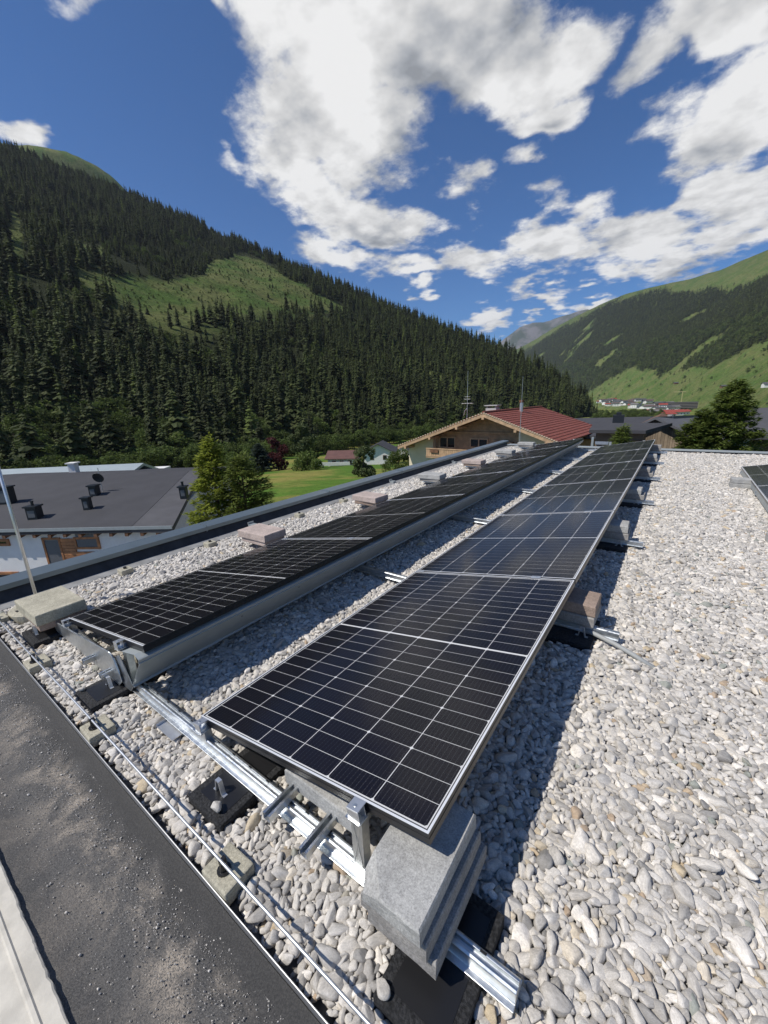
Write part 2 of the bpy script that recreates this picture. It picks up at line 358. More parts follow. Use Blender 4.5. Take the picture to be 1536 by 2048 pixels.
CLEAR = [[(105, 540), (190, 548), (250, 552), (330, 562), (400, 552), (418, 522), (470, 508), (520, 520), (575, 552), (640, 585), (700, 622), (712, 640), (660, 628), (600, 615), (520, 628), (420, 640), (352, 662), (290, 640), (245, 607), (190, 585)],
         [(835, 742), (870, 742), (905, 752), (895, 765), (850, 760)], [(185, 728), (215, 728), (218, 742), (188, 742)], [(12, 400), (40, 430), (48, 470), (38, 515), (18, 500), (24, 450)], [(140, 485), (210, 495), (205, 512), (150, 505)], [(930, 765), (985, 770), (965, 782)], [(0, 505), (14, 512), (12, 522), (0, 520)]]
def in_poly(x, y, poly):
    c = False; j = len(poly)-1
    for i in range(len(poly)):
        (xi, yi), (xj, yj) = poly[i], poly[j]
        if (yi > y) != (yj > y) and x < (xj-xi)*(y-yi)/(yj-yi)+xi: c = not c
        j = i
    return c
def clearing(px, py, grow=0):
    if grow:
        px += grow*noise.noise(Vector((px*.03, py*.03, 1))); py += grow*noise.noise(Vector((px*.03, py*.03, 7)))
    return any(in_poly(px, py, q) for q in CLEAR)
def f_slope(T, b, oc):
    a = T.new('ShaderNodeAttribute', attribute_name='cover'); n = T.noise(oc, .02, 6, .65)[0]; n2 = T.noise(oc, .14, 6, .75)[0]; n3 = T.noise(oc, .6, 4, .8)[0]
    forest = T.mix(n2, (.016, .022, .009, 1), (.045, .05, .02, 1))
    grass = T.mix(T.rng(n, .35, .65), (.085, .140, .030, 1), (.155, .168, .056, 1))
    grass = T.vmath('SCALE', grass, sc=T.math('MULTIPLY', T.rng(n2, .3, .7, .55, 1.3, False), T.rng(n3, .3, .7, .7, 1.25, False)))
    grass = T.mix(T.rng(n3, .66, .78), grass, (.25, .22, .18, 1))
    T.l.new(T.mix(a.outputs['Fac'], forest, grass), b.inputs['Base Color'])
    bn = T.new('ShaderNodeBump'); bn.inputs['Strength'].default_value = 1.; bn.inputs['Distance'].default_value = 3.
    T.l.new(T.math('ADD', n2, T.math('MULTIPLY', n3, .4)), bn.inputs['Height']); T.l.new(bn.outputs[0], b.inputs['Normal'])
M_slope = mat('mountain_slope', rough=.95, spec=.1, fn=f_slope)
def land_patch(name, hs, ts, fn, cover, m):
    mb = MB(); cov = []
    for h in hs:
        for t in ts:
            p = fn(h, t); mb.v.append(p); cov.append(cover(p, h, t))
    nt = len(ts)
    for i in range(len(hs)-1):
        for j in range(nt-1): mb.f.append((i*nt+j, i*nt+j+1, (i+1)*nt+j+1, (i+1)*nt+j)); mb.m.append(0)
    me = mb.mesh(name, m); a = me.attributes.new('cover', 'FLOAT', 'POINT'); a.data.foreach_set('value', cov)
    return kind(link(name, me, smooth=True), 'structure')
hsL = list(np.arange(-128, -80, 2.))+list(np.arange(-80, -7.4, .5)); tsL = list(np.linspace(0, 1, 70))+[1.08, 1.2, 1.5]
land_patch('forested_mountain', hsL, tsL, left_point, lambda p, h, t: 1. if clearing(*to_px(p)) else .55 if clearing(to_px(p)[0], to_px(p)[1]-40) else 0., M_slope)
# grassy top behind the forest crest
def summit_point(h, t):
    top = interp(h, [(-78, .40), (-72, .428), (-70.5, .434), (-69, .4365), (-67.5, .4325), (-66, .4225), (-64.5, .405), (-62, .36)]); r = 1500+500*t; x, y = polar(h, r)
    return x, y, CAM.z+(top*1800)*(min(1, t*1.9+.05) if t < .5 else 1-(t-.5)*.3)+10*fbm(x, y, 90, 4)
land_patch('grassy_summit', list(np.arange(-78, -60, .5)), list(np.linspace(0, 1, 24)), summit_point, lambda p, h, t: 1., M_slope)

# mountain across the valley on the right
SKY_R = [(-24, .05), (-19, .095), (-16.9, .113), (-14.5, .134), (-11.8, .157), (-9.3, .175), (-6.8, .187), (-4.5, .194), (-1, .199), (1.5, .203), (4.9, .221), (15, .27), (45, .33), (80, .3)]
RF_R = [(-24, 3600), (-14, 2600), (-9, 2100), (-5, 1750), (0, 1330), (5, 960), (12, 640), (20, 470), (45, 340), (80, 320)]
RC_R = [(-24, 5200), (-14, 4300), (-4.4, 3300), (4.9, 2800), (20, 2200), (80, 1800)]
def right_point(h, t):
    rf, rc = interp(h, RF_R), interp(h, RC_R); r = rf+(rc-rf)*t; zf = ground_z(rf)-3; zc = CAM.z+interp(h, SKY_R)*rc
    x, y = polar(h, r); s = min(t, 1)
    z = zf+(zc-zf)*(.55*s+.45*s**1.5 if t <= 1 else 1-(t-1)*.5)+min(1, t*6)*(1-.7*min(1, max(0, (t-.8)*5)))*(26*fbm(x, y, 420, 5, 5.)+5*fbm(x, y, 80, 4, 2.))
    return x, y, z
def r_forest(p, h, t):
    """how closely trees stand there, 0 to 1"""
    lo = .24+.10*fbm(p[0], p[1], 500, 3, 1.3); hi = (.97 if h < -3 else .97-.17*min(1, (h+3)/5))+.07*fbm(p[0], p[1], 400, 3, 4.)
    if h < -6: lo -= .10*min(1, (-6-h)/5)
    g = fbm(p[0], p[1], 260, 4, 8.)+.45*fbm(p[0], p[1], 80, 3, 2.5)
    a = min((t-lo)/.07, (hi-t)/.12, (g+.66-(.22 if t < .5 else 0)*(h > -4))/.30)
    return max(0., min(1., a))
land_patch('valley_mountain', list(np.arange(-24, 12, .3))+list(np.arange(12, 80, 3.)), list(np.linspace(0, 1, 90))+[1.1, 1.4], right_point, lambda p, h, t: max(.50, min(1., 1.45-.7*t))*(1-.62*r_forest(p, h, t)), M_slope)
def peak_point(h, t):
    top = interp(h, [(-30, .06), (-21, .115), (-19.3, .132), (-18, .1475), (-16.5, .155), (-15.2, .154), (-14.15, .158), (-12.3, .165), (-10.6, .171), (-9, .165), (-4, .12)]); r = 6200+1800*t; x, y = polar(h, r)
    s = min(1, t*1.6); return x, y, CAM.z-60+(top*7300+60)*s+(60*s-45*max(0, s*1.6-.8))*fbm(x, y, 500, 6, 6.)
def f_rock(T, b, oc):
    n = T.noise(oc, .004, 7, .7)[0]; T.l.new(T.mix(T.rng(n, .4, .6), (.045, .06, .04, 1), (.15, .14, .14, 1)), b.inputs['Base Color'])
land_patch('far_peak', list(np.arange(-30, -3, .25)), list(np.linspace(0, 1, 40)), peak_point, lambda p, h, t: 1., mat('rocky_alp', rough=.95, fn=f_rock))

# ------------------------------------------------------------------ our building: flat roof with gravel
G = -0.14
bld = tag(empty('flat_roof_building', (0, 0, -7.4)), 'flat gravel-covered roof building carrying the solar panel rows', 'building')
bld_inv = Matrix.Translation((0, 0, 7.4))
def bpart(o): o.matrix_parent_inverse = bld_inv; return o
M_render = mat('white_render', (.74, .73, .70), .85, var=.05, vscale=2., bump=.2, bscale=40)
U0, U1, V0, V1 = -2.80, 7.0, -1.6, 11.6
bpart(MB().box(U0+.05, U1-.05, V0+.05, V1-.05, -7.3, G-.09).build('wall', M_render, bld))
bed = bpart(MB().box(-2.461, U1-.3, -.297, 11.25, G-.085, G-.03).build('gravel_layer', M_bed, bld))
# left parapet: grey lap, black upstand, sheet-metal coping with standing joints
bpart(MB().prism([(-2.463, G-.08), (-2.463, G-.004), (-2.585, G+.004), (-2.60, G-.08)], 'y', V0+.02, V1-.1).build('membrane_lap', M_membg, bld))
bpart(MB().prism([(-2.78, G-.087), (-2.602, G-.087), (-2.588, G+.0), (-2.660, -.035), (-2.78, -.035)], 'y', V0+.01, V1-.2).build('parapet', M_memb2, bld))
cop = bpart(MB().prism([(-2.815, -.075), (-2.805, -.075), (-2.805, -.012), (-2.635, -.02), (-2.635, -.05), (-2.628, -.05), (-2.628, -.008), (-2.815, .003)], 'y', V0, V1-.05).build('coping', M_coping, bld))
for v in (-.4, 1.6, 3.6, 5.6, 7.6, 9.6): MB().box(-2.8165, -2.6265, v, v+.012, -.06, .0055).build('joint_strip', M_coping, cop)
# far parapet
bpart(MB().prism([(11.26, G-.087), (11.30, G+.02), (11.5, G+.02), (11.5, G-.087)], 'x', -2.45, U1).build('parapet', M_memb2, bld))
bpart(MB().box(-2.6, U1, 11.27, 11.55, G+.022, G+.04).build('coping', M_alud, bld))
# front: perforated gravel stop, dusty membrane, pale coping with ragged edge
mb = MB(); mb.box(-2.5, U1-.3, -.300, -.2985, G-.08, G+.012); mb.tube([(-2.5, -.2995, G+.014), (U1-.3, -.2995, G+.014)], .0022, 8); stop = bpart(mb.build('gravel_stop', mat('dull_alu', (.42, .42, .42), .5, .8), bld))
mb = MB()
for k in range(150): mb.box(-1.2+k*.02, -1.2+k*.02+.009, -.3012, -.3002, G-.05, G-.03)
mb.build('perforation', M_slot, stop)
mb = MB(); nx, ny = 130, 16
for i in range(nx+1):
    for j in range(ny+1):
        x = -2.6+i*(5.6/nx); y = -.302-j*(.40/ny); e = max(0, 1-j/4)
        mb.v.append((x, y, G-.034+.020*e*e+.003*fbm(x, y, .08, 3)+(.020*max(0, j-11)/4)))
for i in range(nx):
    for j in range(ny): mb.f.append((i*(ny+1)+j, i*(ny+1)+j+1, (i+1)*(ny+1)+j+1, (i+1)*(ny+1)+j)); mb.m.append(0)
bpart(mb.build('membrane', M_memb, bld, smooth=True))
mb = MB(); n = 700; xs = [-2.6+i*5.6/n for i in range(n+1)]; ed = [-.652+.0018*fbm(x, 0, .11, 3, 2.)+.0020*fbm(x, 3, .02, 4, 5.) for x in xs]
prof = [(.004, -.05), (0, -.003), (-.004, 0), (-.036, .001), (-.040, .006), (-.048, .006), (-.052, .001), (-.42, .004)]
for x, e in zip(xs, ed):
    for k, (dy, dz) in enumerate(prof): mb.v.append((x, e+dy if k < 3 else -.652+dy, G+dz))
m_ = len(prof)
for i in range(n):
    for k in range(m_-1): mb.f.append((i*m_+k, i*m_+k+1, (i+1)*m_+k+1, (i+1)*m_+k)); mb.m.append(0)
bpart(mb.build('edge_coping', M_pale, bld))

# gravel: relaxed packing in a periodic tile, then laid over the roof
def pebble_mesh(seed, sub):
    bm = bmesh.new(); bmesh.ops.create_icosphere(bm, subdivisions=sub, radius=1.0); rr = random.Random(seed)
    off = Vector((rr.uniform(-50, 50), rr.uniform(-50, 50), rr.uniform(-50, 50)))
    cuts = [(Vector((rr.gauss(0, 1), rr.gauss(0, 1), rr.gauss(0, 1))).normalized(), rr.uniform(.54, .86)) for _ in range(9)]
    for v in bm.verts:
        p = v.co.copy(); k = 1.06+.26*noise.noise(p*.9+off)+.12*noise.noise(p*2.3+off); q = p*k
        for nrm, d in cuts:                # worn flats
            s = q.dot(nrm)-d
            if s > 0: q -= nrm*s*.86
        v.co = q
    me = bpy.data.meshes.new('pebble'); bm.to_mesh(me); bm.free(); me.materials.append(M_peb)
    me.polygons.foreach_set('use_smooth', [True]*len(me.polygons)); return me
PEB = [pebble_mesh(100+k, 3) for k in range(14)]
TILE = 0.72
def pack(seed, nP):
    g = np.random.default_rng(seed); rad = np.clip(g.lognormal(math.log(.0108), .36, nP), .0052, .028)
    rad *= math.sqrt(.99*TILE*TILE/np.sum(np.pi*rad**2)); pos = g.uniform(0, TILE, (nP, 2))
    for it in range(110):
        d = pos[:, None, :]-pos[None, :, :]; d -= TILE*np.round(d/TILE); dist = np.sqrt((d**2).sum(2))+1e-6; ov = (rad[:, None]+rad[None, :])-dist; np.fill_diagonal(ov, 0)
        f = np.where(ov > 0, ov, 0)[:, :, None]*d/dist[:, :, None]; pos = (pos+.32*f.sum(1)) % TILE
    return pos, rad
pos, rad = pack(3, 1230)
hgt = np.random.default_rng(5).normal(0, .0042, len(rad))
# footprints that keep pebbles out: pads and holder blocks standing in the gravel
KEEP = []
def keep(u0, u1, v0, v1): KEEP.append((min(u0, u1), max(u0, u1), min(v0, v1), max(v0, v1)))

# ------------------------------------------------------------------ solar panels
PW, PL, GAP, TILT = 1.134, 1.762, 0.02, 0.1783
PITCHV = PL+GAP
UA, UB, VB = 0.0, -1.5309, -0.016
cT, sT = math.cos(TILT), math.sin(TILT)
def bars(x0, x1, y0, y1, w, z0, z1, which='all'):
    mb = MB()
    if which in ('all', 'short'): mb.box(x0, x1, y0, y0+w, z0, z1); mb.box(x0, x1, y1-w, y1, z0, z1)
    if which in ('all', 'long'): mb.box(x0, x0+w, y0+w, y1-w, z0, z1); mb.box(x1-w, x1, y0+w, y1-w, z0, z1)
    return mb
mb = bars(0, PW, 0, PL, .0105, -.035, -.0009)
mb.box(.0001, PW-.0001, -.0012, -.00005, -.0155, -.0145); mb.box(PW+.00005, PW+.0012, .0001, PL-.0001, -.0155, -.0145)
ME_frame = mb.mesh('frame', M_blk)
w_ = .0068
ME_lip = [[MB().box(*q, -.0009, 0).mesh('frame_lip', m_) for m_ in (M_lip_glare, M_blk)] for q in ((0, PW, 0, w_), (0, PW, PL-w_, PL), (0, w_, w_, PL-w_), (PW-w_, PW, w_, PL-w_))]
ME_back = MB().box(.0105, PW-.0105, .0105, PL-.0105, -.0058, -.00335).mesh('backsheet', M_white)
ME_glass = MB().add([(.0102, .0102, -.0016), (PW-.0102, .0102, -.0016), (PW-.0102, PL-.0102, -.0016), (.0102, PL-.0102, -.0016)], [(0, 1, 2, 3)]).mesh('glass', M_glass)
CXP, CYP, MIDBAR = .1842, .0717, .0095
def cell_poly(kindc):
    a, b, c = CXP/2-.0014, CYP/2-.0009, .0056
    if kindc == 0: return [(-a+c, -b), (a-c, -b), (a, -b+c), (a, b), (-a, b), (-a, -b+c)]
    if kindc == 2: return [(-a, -b), (a, -b), (a, b-c), (a-c, b), (-a+c, b), (-a, b-c)]
    return [(-a, -b), (a, -b), (a, b), (-a, b)]
ME_cell = []
for kc in range(3):
    p = cell_poly(kc); ME_cell.append(MB().add([(x, y, 0) for x, y in p], [tuple(range(len(p)))]).mesh('solar_cell', M_cell))
CELLS = []
for i in range(6):
    for j in range(24):
        x = PW/2+(i-2.5)*CXP; y = PL/2+((j-11.5)*CYP)+(MIDBAR/2 if j > 11 else -MIDBAR/2)
        CELLS.append((x, y, j % 3))
mb = MB()
for x, y, kc in CELLS:
    p = cell_poly(kc); mb.add([(x+a, y+b, 0) for a, b in p], [tuple(range(len(p)))])
ME_cells = mb.mesh('solar_cells', M_cell)
ORD = ['', 'second', 'third', 'fourth', 'fifth', 'sixth']
def panel(u, v, row, k, label, single):
    r = empty('solar_panel', (u, v, 0)); r.rotation_euler = (0, -TILT, 0)
    tag(r, label, 'solar panel', 'solar panels of the %s row' % row)
    link('frame', ME_frame, r)
    for i_, q_ in enumerate(ME_lip): link('frame_lip', q_[1 if (row == 'left' and i_ > 1) else 0], r)  # lips with painted glare, except the left row's long sides, which stay black
    link('backsheet', ME_back, r)
    if single:
        for x, y, kc in CELLS: link('solar_cell', ME_cell[kc], r, loc=(x, y, -.0032))
    else: link('solar_cells', ME_cells, r, loc=(0, 0, -.0032))
    link('glass', ME_glass, r)
    return r
for k in range(6):
    if k == 0: la, lb = 'large black solar panel nearest the camera, its corner over the stacked grey blocks', 'nearest black solar panel of the left row, beside the grey metal deflector'
    elif k == 5: la, lb = 'farthest black solar panel of the right row, at the roof end', 'farthest black solar panel of the left row, below the red roof'
    else: la, lb = '%s black solar panel from the camera in the right row' % ORD[k], '%s black solar panel from the camera in the left row' % ORD[k]
    panel(UA, k*PITCHV, 'right', k, la, k < 2)
    panel(UB, VB+k*PITCHV, 'left', k, lb, k < 2)
UC = 2.46
for k, lab in enumerate(('dark solar panel at the right edge of the photo, far one of two', 'dark solar panel at the right edge of the photo, nearer one of two')):
    panel(UC, 8.3-PL-k*PITCHV, 'cut-off', k, lab, False)

# ------------------------------------------------------------------ mounting rails with posts and clamps
RZ0, RZ1 = -.115, -.072
RP = [(-.034, RZ0), (.034, RZ0), (.034, RZ0+.004), (.019, RZ0+.006), (.017, RZ1-.004), (.012, RZ1), (.006, RZ1), (.004, RZ1-.010), (-.004, RZ1-.010), (-.006, RZ1), (-.012, RZ1), (-.017, RZ1-.004), (-.019, RZ0+.006), (-.034, RZ0+.004)]
def row_pt(u0, s): return u0+s*PW*cT, s*PW*sT
def rail(v, k, label):
    r = tag(empty('mounting_rail', (0, v, G)), label, 'mounting rail', 'mounting rails under the panel rows')
    inv = Matrix.Translation((0, -v, -G))
    def P(mb, n, m, **kw): o = mb.build(n, m, r, **kw); o.matrix_parent_inverse = inv; return o
    uE = 1.365 if k == 0 else 1.38
    P(MB().prism([(v+a, b) for a, b in RP], 'x', -2.02, uE), 'profile', M_galv, bevel=.0012 if k == 0 else 0)
    if k < 2:
        mb = MB(); x = -.52
        while x < uE-.04: mb.box(x, x+.017, v+.0062, v+.0118, RZ1-.0005, RZ1+.0008); x += .105
        P(mb, 'slot', M_slot)
    end = k in (0, 6); dv = -.012 if k == 0 else .012 if k == 6 else 0
    for u0 in (UA, UB):
        # low bracket, high post
        for s, hw in ((.035, .026), (.80, .021)):
            u, z = row_pt(u0, s); zt = z-.036
            mb = MB(); vv = v+(-.016 if k == 0 else 0)
            mb.box(u-hw, u+hw, vv-.0015, vv+.0015, RZ0+.012, zt)
            mb.box(u-hw, u-hw+.003, vv+.002, vv+.03, RZ0+.012, zt-.004); mb.box(u+hw-.003, u+hw, vv+.002, vv+.03, RZ0+.012, zt-.004)
            mb.box(u-hw-.004, u+hw+.004, vv-.02, vv+.03, zt-.0008, zt+.0022)
            if s > .5: mb.tube([(u-hw+.004, vv-.0022, RZ1+.005), (u+hw-.004, vv-.0022, zt-.01)], .0016, 6); mb.tube([(u+hw-.004, vv-.0022, RZ1+.005), (u-hw+.004, vv-.0022, zt-.01)], .0016, 6)
            P(mb, 'support_post', M_galv)
        # clamps follow the tilted panel plane
        for s in (.035, .80):
            u, z = row_pt(u0, s); M = Matrix.Translation((u, v+(VB if u0 == UB else 0), z))@Matrix.Rotation(-TILT, 4, 'Y')
            mb = MB()
            if end:
                if k == 0:
                    mb.box(-.022, .022, -.032, .0085, .0006, .0034, M=M); mb.box(-.022, .022, -.032, -.0292, -.036, .0004, M=M); mb.box(-.022, .022, -.0052, -.0024, -.036, .0004, M=M); mb.box(-.024, .024, -.034, .002, -.0395, -.0362, M=M)
                else: mb.box(-.022, .022, -.0165, .024, .0006, .0034, M=M); mb.box(-.022, .022, .0212, .024, -.036, .0004, M=M)
            else: mb.box(-.03, .03, -.0175, .0175, .0006, .0036, M=M); mb.box(-.03, .03, -.0035, .0035, -.03, .0004, M=M)
            c = P(mb, 'clamp', M_alu, bevel=.0008)
            yb = (-.016 if k == 0 else .006 if k == 6 else 0)
            o = MB().tube([M@Vector((0, yb, .0038)), M@Vector((0, yb, .0062))], .0052, 8).tube([M@Vector((0, yb, .0063)), M@Vector((0, yb, .0066))], .0026, 6).build('bolt', M_galv, c)
    return r, P
RAILS = []
for k in range(7):
    v = -.010 if k == 0 else k*PITCHV-GAP/2 if k < 6 else 6*PITCHV-GAP+.008
    lab = ('galvanised steel rail along the front end of both panel rows' if k == 0 else 'galvanised rail crossing under the far end of both panel rows' if k == 6 else 'galvanised cross rail under the %s panel joint from the camera' % ['', 'first', 'second', 'third', 'fourth', 'fifth'][k])
    RAILS.append(rail(v, k, lab))
r0, P0 = RAILS[0]
# wedge-shaped side plate of the left row
plate = [(-1.665, -.112), (-1.660, -.072), (-1.60, -.036), (-1.30, .000), (-.735, .070), (-.715, .068), (-.700, .055), (-.66, -.035), (-.655, -.075), (-.70, -.112)]
pl = P0(MB().prism(plate, 'y', -.064, -.061), 'side_plate', M_galv)
o = MB().tube([(-1.645, -.0615, -.0635), (-1.60, -.0605, -.0365), (-1.30, -.060, -.001), (-.745, -.060, .068), (-.715, -.060, .062), (-.700, -.060, .045), (-.668, -.060, -.03)], .0048, 8).build('folded_edge', M_galv, pl)
gus = P0(MB().prism([(-.70, .055), (-.645, .085), (-.625, .06), (-.555, -.068), (-.60, -.112), (-.665, -.112)], 'y', -.050, -.047).box(-.69, -.55, -.047, .02, -.0705, -.0675), 'gusset', M_galv)
for i, (u, v0_) in enumerate(((-1.0, -.118), (-.775, -.115), (.55, -.098), (.735, -.106))):
    mb = MB(); mb.box(u-.017, u-.015, v0_, .045, RZ1+.001, RZ1+.028); mb.box(u-.015, u+.015, v0_, .045, RZ1+.001, RZ1+.003); mb.box(u+.015, u+.017, v0_, .045, RZ1+.001, RZ1+.028); mb.box(u-.0148, u-.008, v0_, .045, RZ1+.026, RZ1+.028); mb.box(u+.008, u+.0148, v0_, .045, RZ1+.026, RZ1+.028)
    P0(mb, 'stub_profile', M_galv)
P0(MB().box(-.26, -.12, -.085, -.035, -.1285, -.1262).box(-.26, -.258, -.085, -.035, -.126, -.113), 'cable_tray', M_alu)

# wind deflectors along the high edge of the left row
hu, hz = row_pt(UB, 1.0)
DP = [(-.640, .110), (hu-.030, hz-.040), (hu+.004, hz-.052), (hu+.010, hz-.056), (hu+.002, hz-.074), (hu+.006, hz-.078), (-.553, -.058), (-.546, -.067), (-.556, -.069)]
DP = DP+[(x-.0025, z-.001) for x, z in DP[::-1]]
v = -.052
for k in range(6):
    v1 = 1.61+k*PITCHV if k < 5 else 6*PITCHV-.02
    lab = 'grey sheet-metal wind deflector at the front end of left row' if k == 0 else 'grey metal deflector strip at the far end of the left row' if k == 5 else '%s grey metal deflector strip from the camera along left row' % ORD[k]
    o = MB().prism([(a, b) for a, b in DP], 'y', v+.003, v1-.003).build('wind_deflector', M_alud); tag(o, lab, 'deflector', 'wind deflectors of the left row')
    mb = MB()
    for t in (.35, .62, .97):
        vv = v+(v1-v)*t; uu = hu+.006+(-.553-hu-.006)*.22; zz = hz-.078+(-.058-hz+.078)*.22
        mb.tube([(uu-.001, vv, zz+.0004), (uu+.0012, vv, zz-.0006)], .0042, 8)
    mb.build('rivet_hole', M_slot, o)
    v = v1

# ------------------------------------------------------------------ ballast blocks
def block(name_mat, u0, u1, v0, v1, z0, z1, label, rz=0., taper=.006, chip=None, group='concrete ballast blocks', grooves=False):
    cx, cy = (u0+u1)/2, (v0+v1)/2; a, b = (u1-u0)/2, (v1-v0)/2; h = z1-z0
    bm = bmesh.new()
    out = [(-a, -b), (a, -b), (a, b), (-a, b)] if not chip else [(-a+chip[0], -b), (a, -b), (a, b), (-a, b), (-a, -b+chip[1])]
    outb = [(-a, -b), (a, -b), (a, b), (-a, b)] if not chip else [(-a+chip[0]*.35, -b), (a, -b), (a, b), (-a, b), (-a, -b+chip[1]*.55)]
    def ring(pts, z, ins): return [bm.verts.new((x-math.copysign(ins, x), y-math.copysign(ins, y), z)) for x, y in pts]
    rr = random.Random(label)
    rings = [ring(outb, 0, .004), ring(outb, .006, 0), ring(outb, h*.55, rr.uniform(0, .002)), ring(out, h-taper, 0.001), ring(out, h, taper*.8)]
    n = len(out)
    for A_, B_ in zip(rings, rings[1:]):
        for i in range(n): bm.faces.new((A_[i], A_[(i+1) % n], B_[(i+1) % n], B_[i]))
    bm.faces.new(rings[0][::-1]); bm.faces.new(rings[-1])
    bmesh.ops.subdivide_edges(bm, edges=[e for e in bm.edges if e.calc_length() > .05], cuts=3, use_grid_fill=True)
    for vv in bm.verts:
        q = vv.co*26+Vector((cx*9, cy*9, z0*40)); vv.co += Vector((noise.noise(q), noise.noise(q+Vector((9, 0, 0))), .5*noise.noise(q+Vector((0, 9, 0)))))*.0028
    bmesh.ops.triangulate(bm, faces=[f for f in bm.faces if len(f.verts) > 4])
    me = bpy.data.meshes.new('concrete_block'); bm.to_mesh(me); bm.free(); me.materials.append(name_mat)
    o = link('concrete_block', me, loc=(cx, cy, z0)); o.rotation_euler = (0, 0, rz); tag(o, label, 'concrete block', group); return o
T3 = .0565
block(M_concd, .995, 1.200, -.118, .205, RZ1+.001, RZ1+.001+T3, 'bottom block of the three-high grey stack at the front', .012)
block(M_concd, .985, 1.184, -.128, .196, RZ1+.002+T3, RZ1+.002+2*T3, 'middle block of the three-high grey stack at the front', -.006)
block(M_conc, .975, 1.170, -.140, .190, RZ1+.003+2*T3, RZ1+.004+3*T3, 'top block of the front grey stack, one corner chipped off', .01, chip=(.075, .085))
block(M_conc, .50, .835, .030, .165, RZ1+.001, RZ1+.071, 'flat grey block under the front panel beside the steel rail')
block(M_conct, -.98, -.74, .050, .26, RZ1+.001, RZ1+.068, 'tan block under the left row behind the wedge plate')
for k in range(1, 7):
    v = k*PITCHV-GAP/2; w = ['', 'second', 'third', 'fourth', 'fifth', 'sixth', 'last']
    m = [None, M_concb, M_conc, M_conc, M_concd, M_conc, M_concd][k]; j = .012*math.sin(k*5.)
    loc_ = '%s stack from the front along the right row' % w[k] if k < 6 else 'last stack at the far end of the right row'
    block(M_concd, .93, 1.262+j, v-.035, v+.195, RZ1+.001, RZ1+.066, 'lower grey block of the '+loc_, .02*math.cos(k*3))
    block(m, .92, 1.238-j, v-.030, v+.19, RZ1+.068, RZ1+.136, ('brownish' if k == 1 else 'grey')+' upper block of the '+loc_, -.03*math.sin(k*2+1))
for k in range(7):
    v = VB+(k*PITCHV-GAP/2 if k else .0)
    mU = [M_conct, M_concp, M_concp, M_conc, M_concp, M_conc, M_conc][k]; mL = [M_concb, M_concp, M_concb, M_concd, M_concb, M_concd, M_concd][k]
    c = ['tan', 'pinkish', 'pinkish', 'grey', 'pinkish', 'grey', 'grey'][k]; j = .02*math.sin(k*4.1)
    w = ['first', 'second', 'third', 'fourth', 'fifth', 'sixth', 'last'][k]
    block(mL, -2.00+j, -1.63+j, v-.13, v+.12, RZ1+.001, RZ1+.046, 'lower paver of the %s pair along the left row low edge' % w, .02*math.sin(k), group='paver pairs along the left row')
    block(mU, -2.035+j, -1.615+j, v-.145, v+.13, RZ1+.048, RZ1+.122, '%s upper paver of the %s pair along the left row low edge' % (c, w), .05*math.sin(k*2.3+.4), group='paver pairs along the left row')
block(M_conc, 2.24, 2.52, 7.02, 7.22, G+.004, G+.066, 'lower grey block beside the dark panel at the right edge')
block(M_conc, 2.245, 2.51, 7.03, 7.21, G+.070, G+.135, 'upper grey block beside the dark panel at the right edge')
block(M_conc, 2.34, 2.66, 4.10, 4.42, G-.005, G+.085, 'grey block cut off by the right photo edge', .15)
# supports of the cut-off row
for i, v in enumerate((8.28, 6.53, 4.75)):
    r = tag(empty('mounting_rail', (UC, v, G)), '%s rail under the dark panels at the right edge' % ['far', 'middle', 'near'][i], 'mounting rail', 'mounting rails of the cut-off row')
    MB().prism(RP, 'x', .0, 1.4).build('profile', M_galv, r, loc=(0, 0, -G))
    MB().box(.01, .07, -.02, .02, RZ1, -.037).box(.88, .94, -.02, .02, RZ1, .12).build('support_post', M_galv, r, loc=(0, 0, -G))
o = MB().box(UC+.012, UC+.016, 4.75, 8.27, -.118, -.037).build('skirt_plate', M_alud); tag(o, 'grey skirt plate under the dark panels at the right edge', 'metal plate')

# ------------------------------------------------------------------ rubber pads with steel clips
def pad(u0, u1, v0, v1, label, clips=(), rz=0.):
    cx, cy = (u0+u1)/2, (v0+v1)/2; r = tag(empty('rubber_pad', (cx, cy, G-.03), rz), label, 'rubber pad', 'black rubber pads under the rails')
    a, b = (u1-u0)/2, (v1-v0)/2
    MB().box(-a, a, -b, b, 0, .052).build('mat', M_rub, r, bevel=.004)
    if a < .14: MB().box(-a*.72, a*.72, -b*.80, b*.80, .0522, .0535).build('protective_sheet', M_plast, r)
    for (x, y) in clips:
        M = Matrix.Translation((x, y, .0537)); mb = MB()
        mb.prism([(-.022, 0), (-.016, 0), (-.006, .052), (.006, .052), (.016, 0), (.022, 0), (.011, .057), (-.011, .057)], 'y', -.008, .008, M=M); mb.box(-.034, -.0165, -.008, .008, -.0002, .0022, M=M); mb.box(.0165, .034, -.008, .008, -.0002, .0022, M=M)
        mb.build('clip', M_alu, r)
    keep(u0, u1, v0, v1); return r
pad(.19, .40, -.185, .17, 'rubber pad with a steel clip beside the middle of the front rail', [(-.01, -.10)])
pad(-.85, -.64, -.215, .15, 'rubber pad with a clip in front of the wedge plate', [(.0, -.06)])
pad(1.075, 1.285, -.205, .13, 'large rubber pad under the front block stack')
pad(-1.86, -1.60, -.20, .14, 'rubber pad under the front left pavers', [(-.02, -.12)])
for k in range(1, 7):
    v = k*PITCHV-GAP/2; w = ['', 'second', 'third', 'fourth', 'fifth', 'sixth', 'last'][k]
    pad(.96, 1.26, v-.17, v+.17, 'rubber pad under the %s right-hand block stack' % w, [(.085, -.075)])
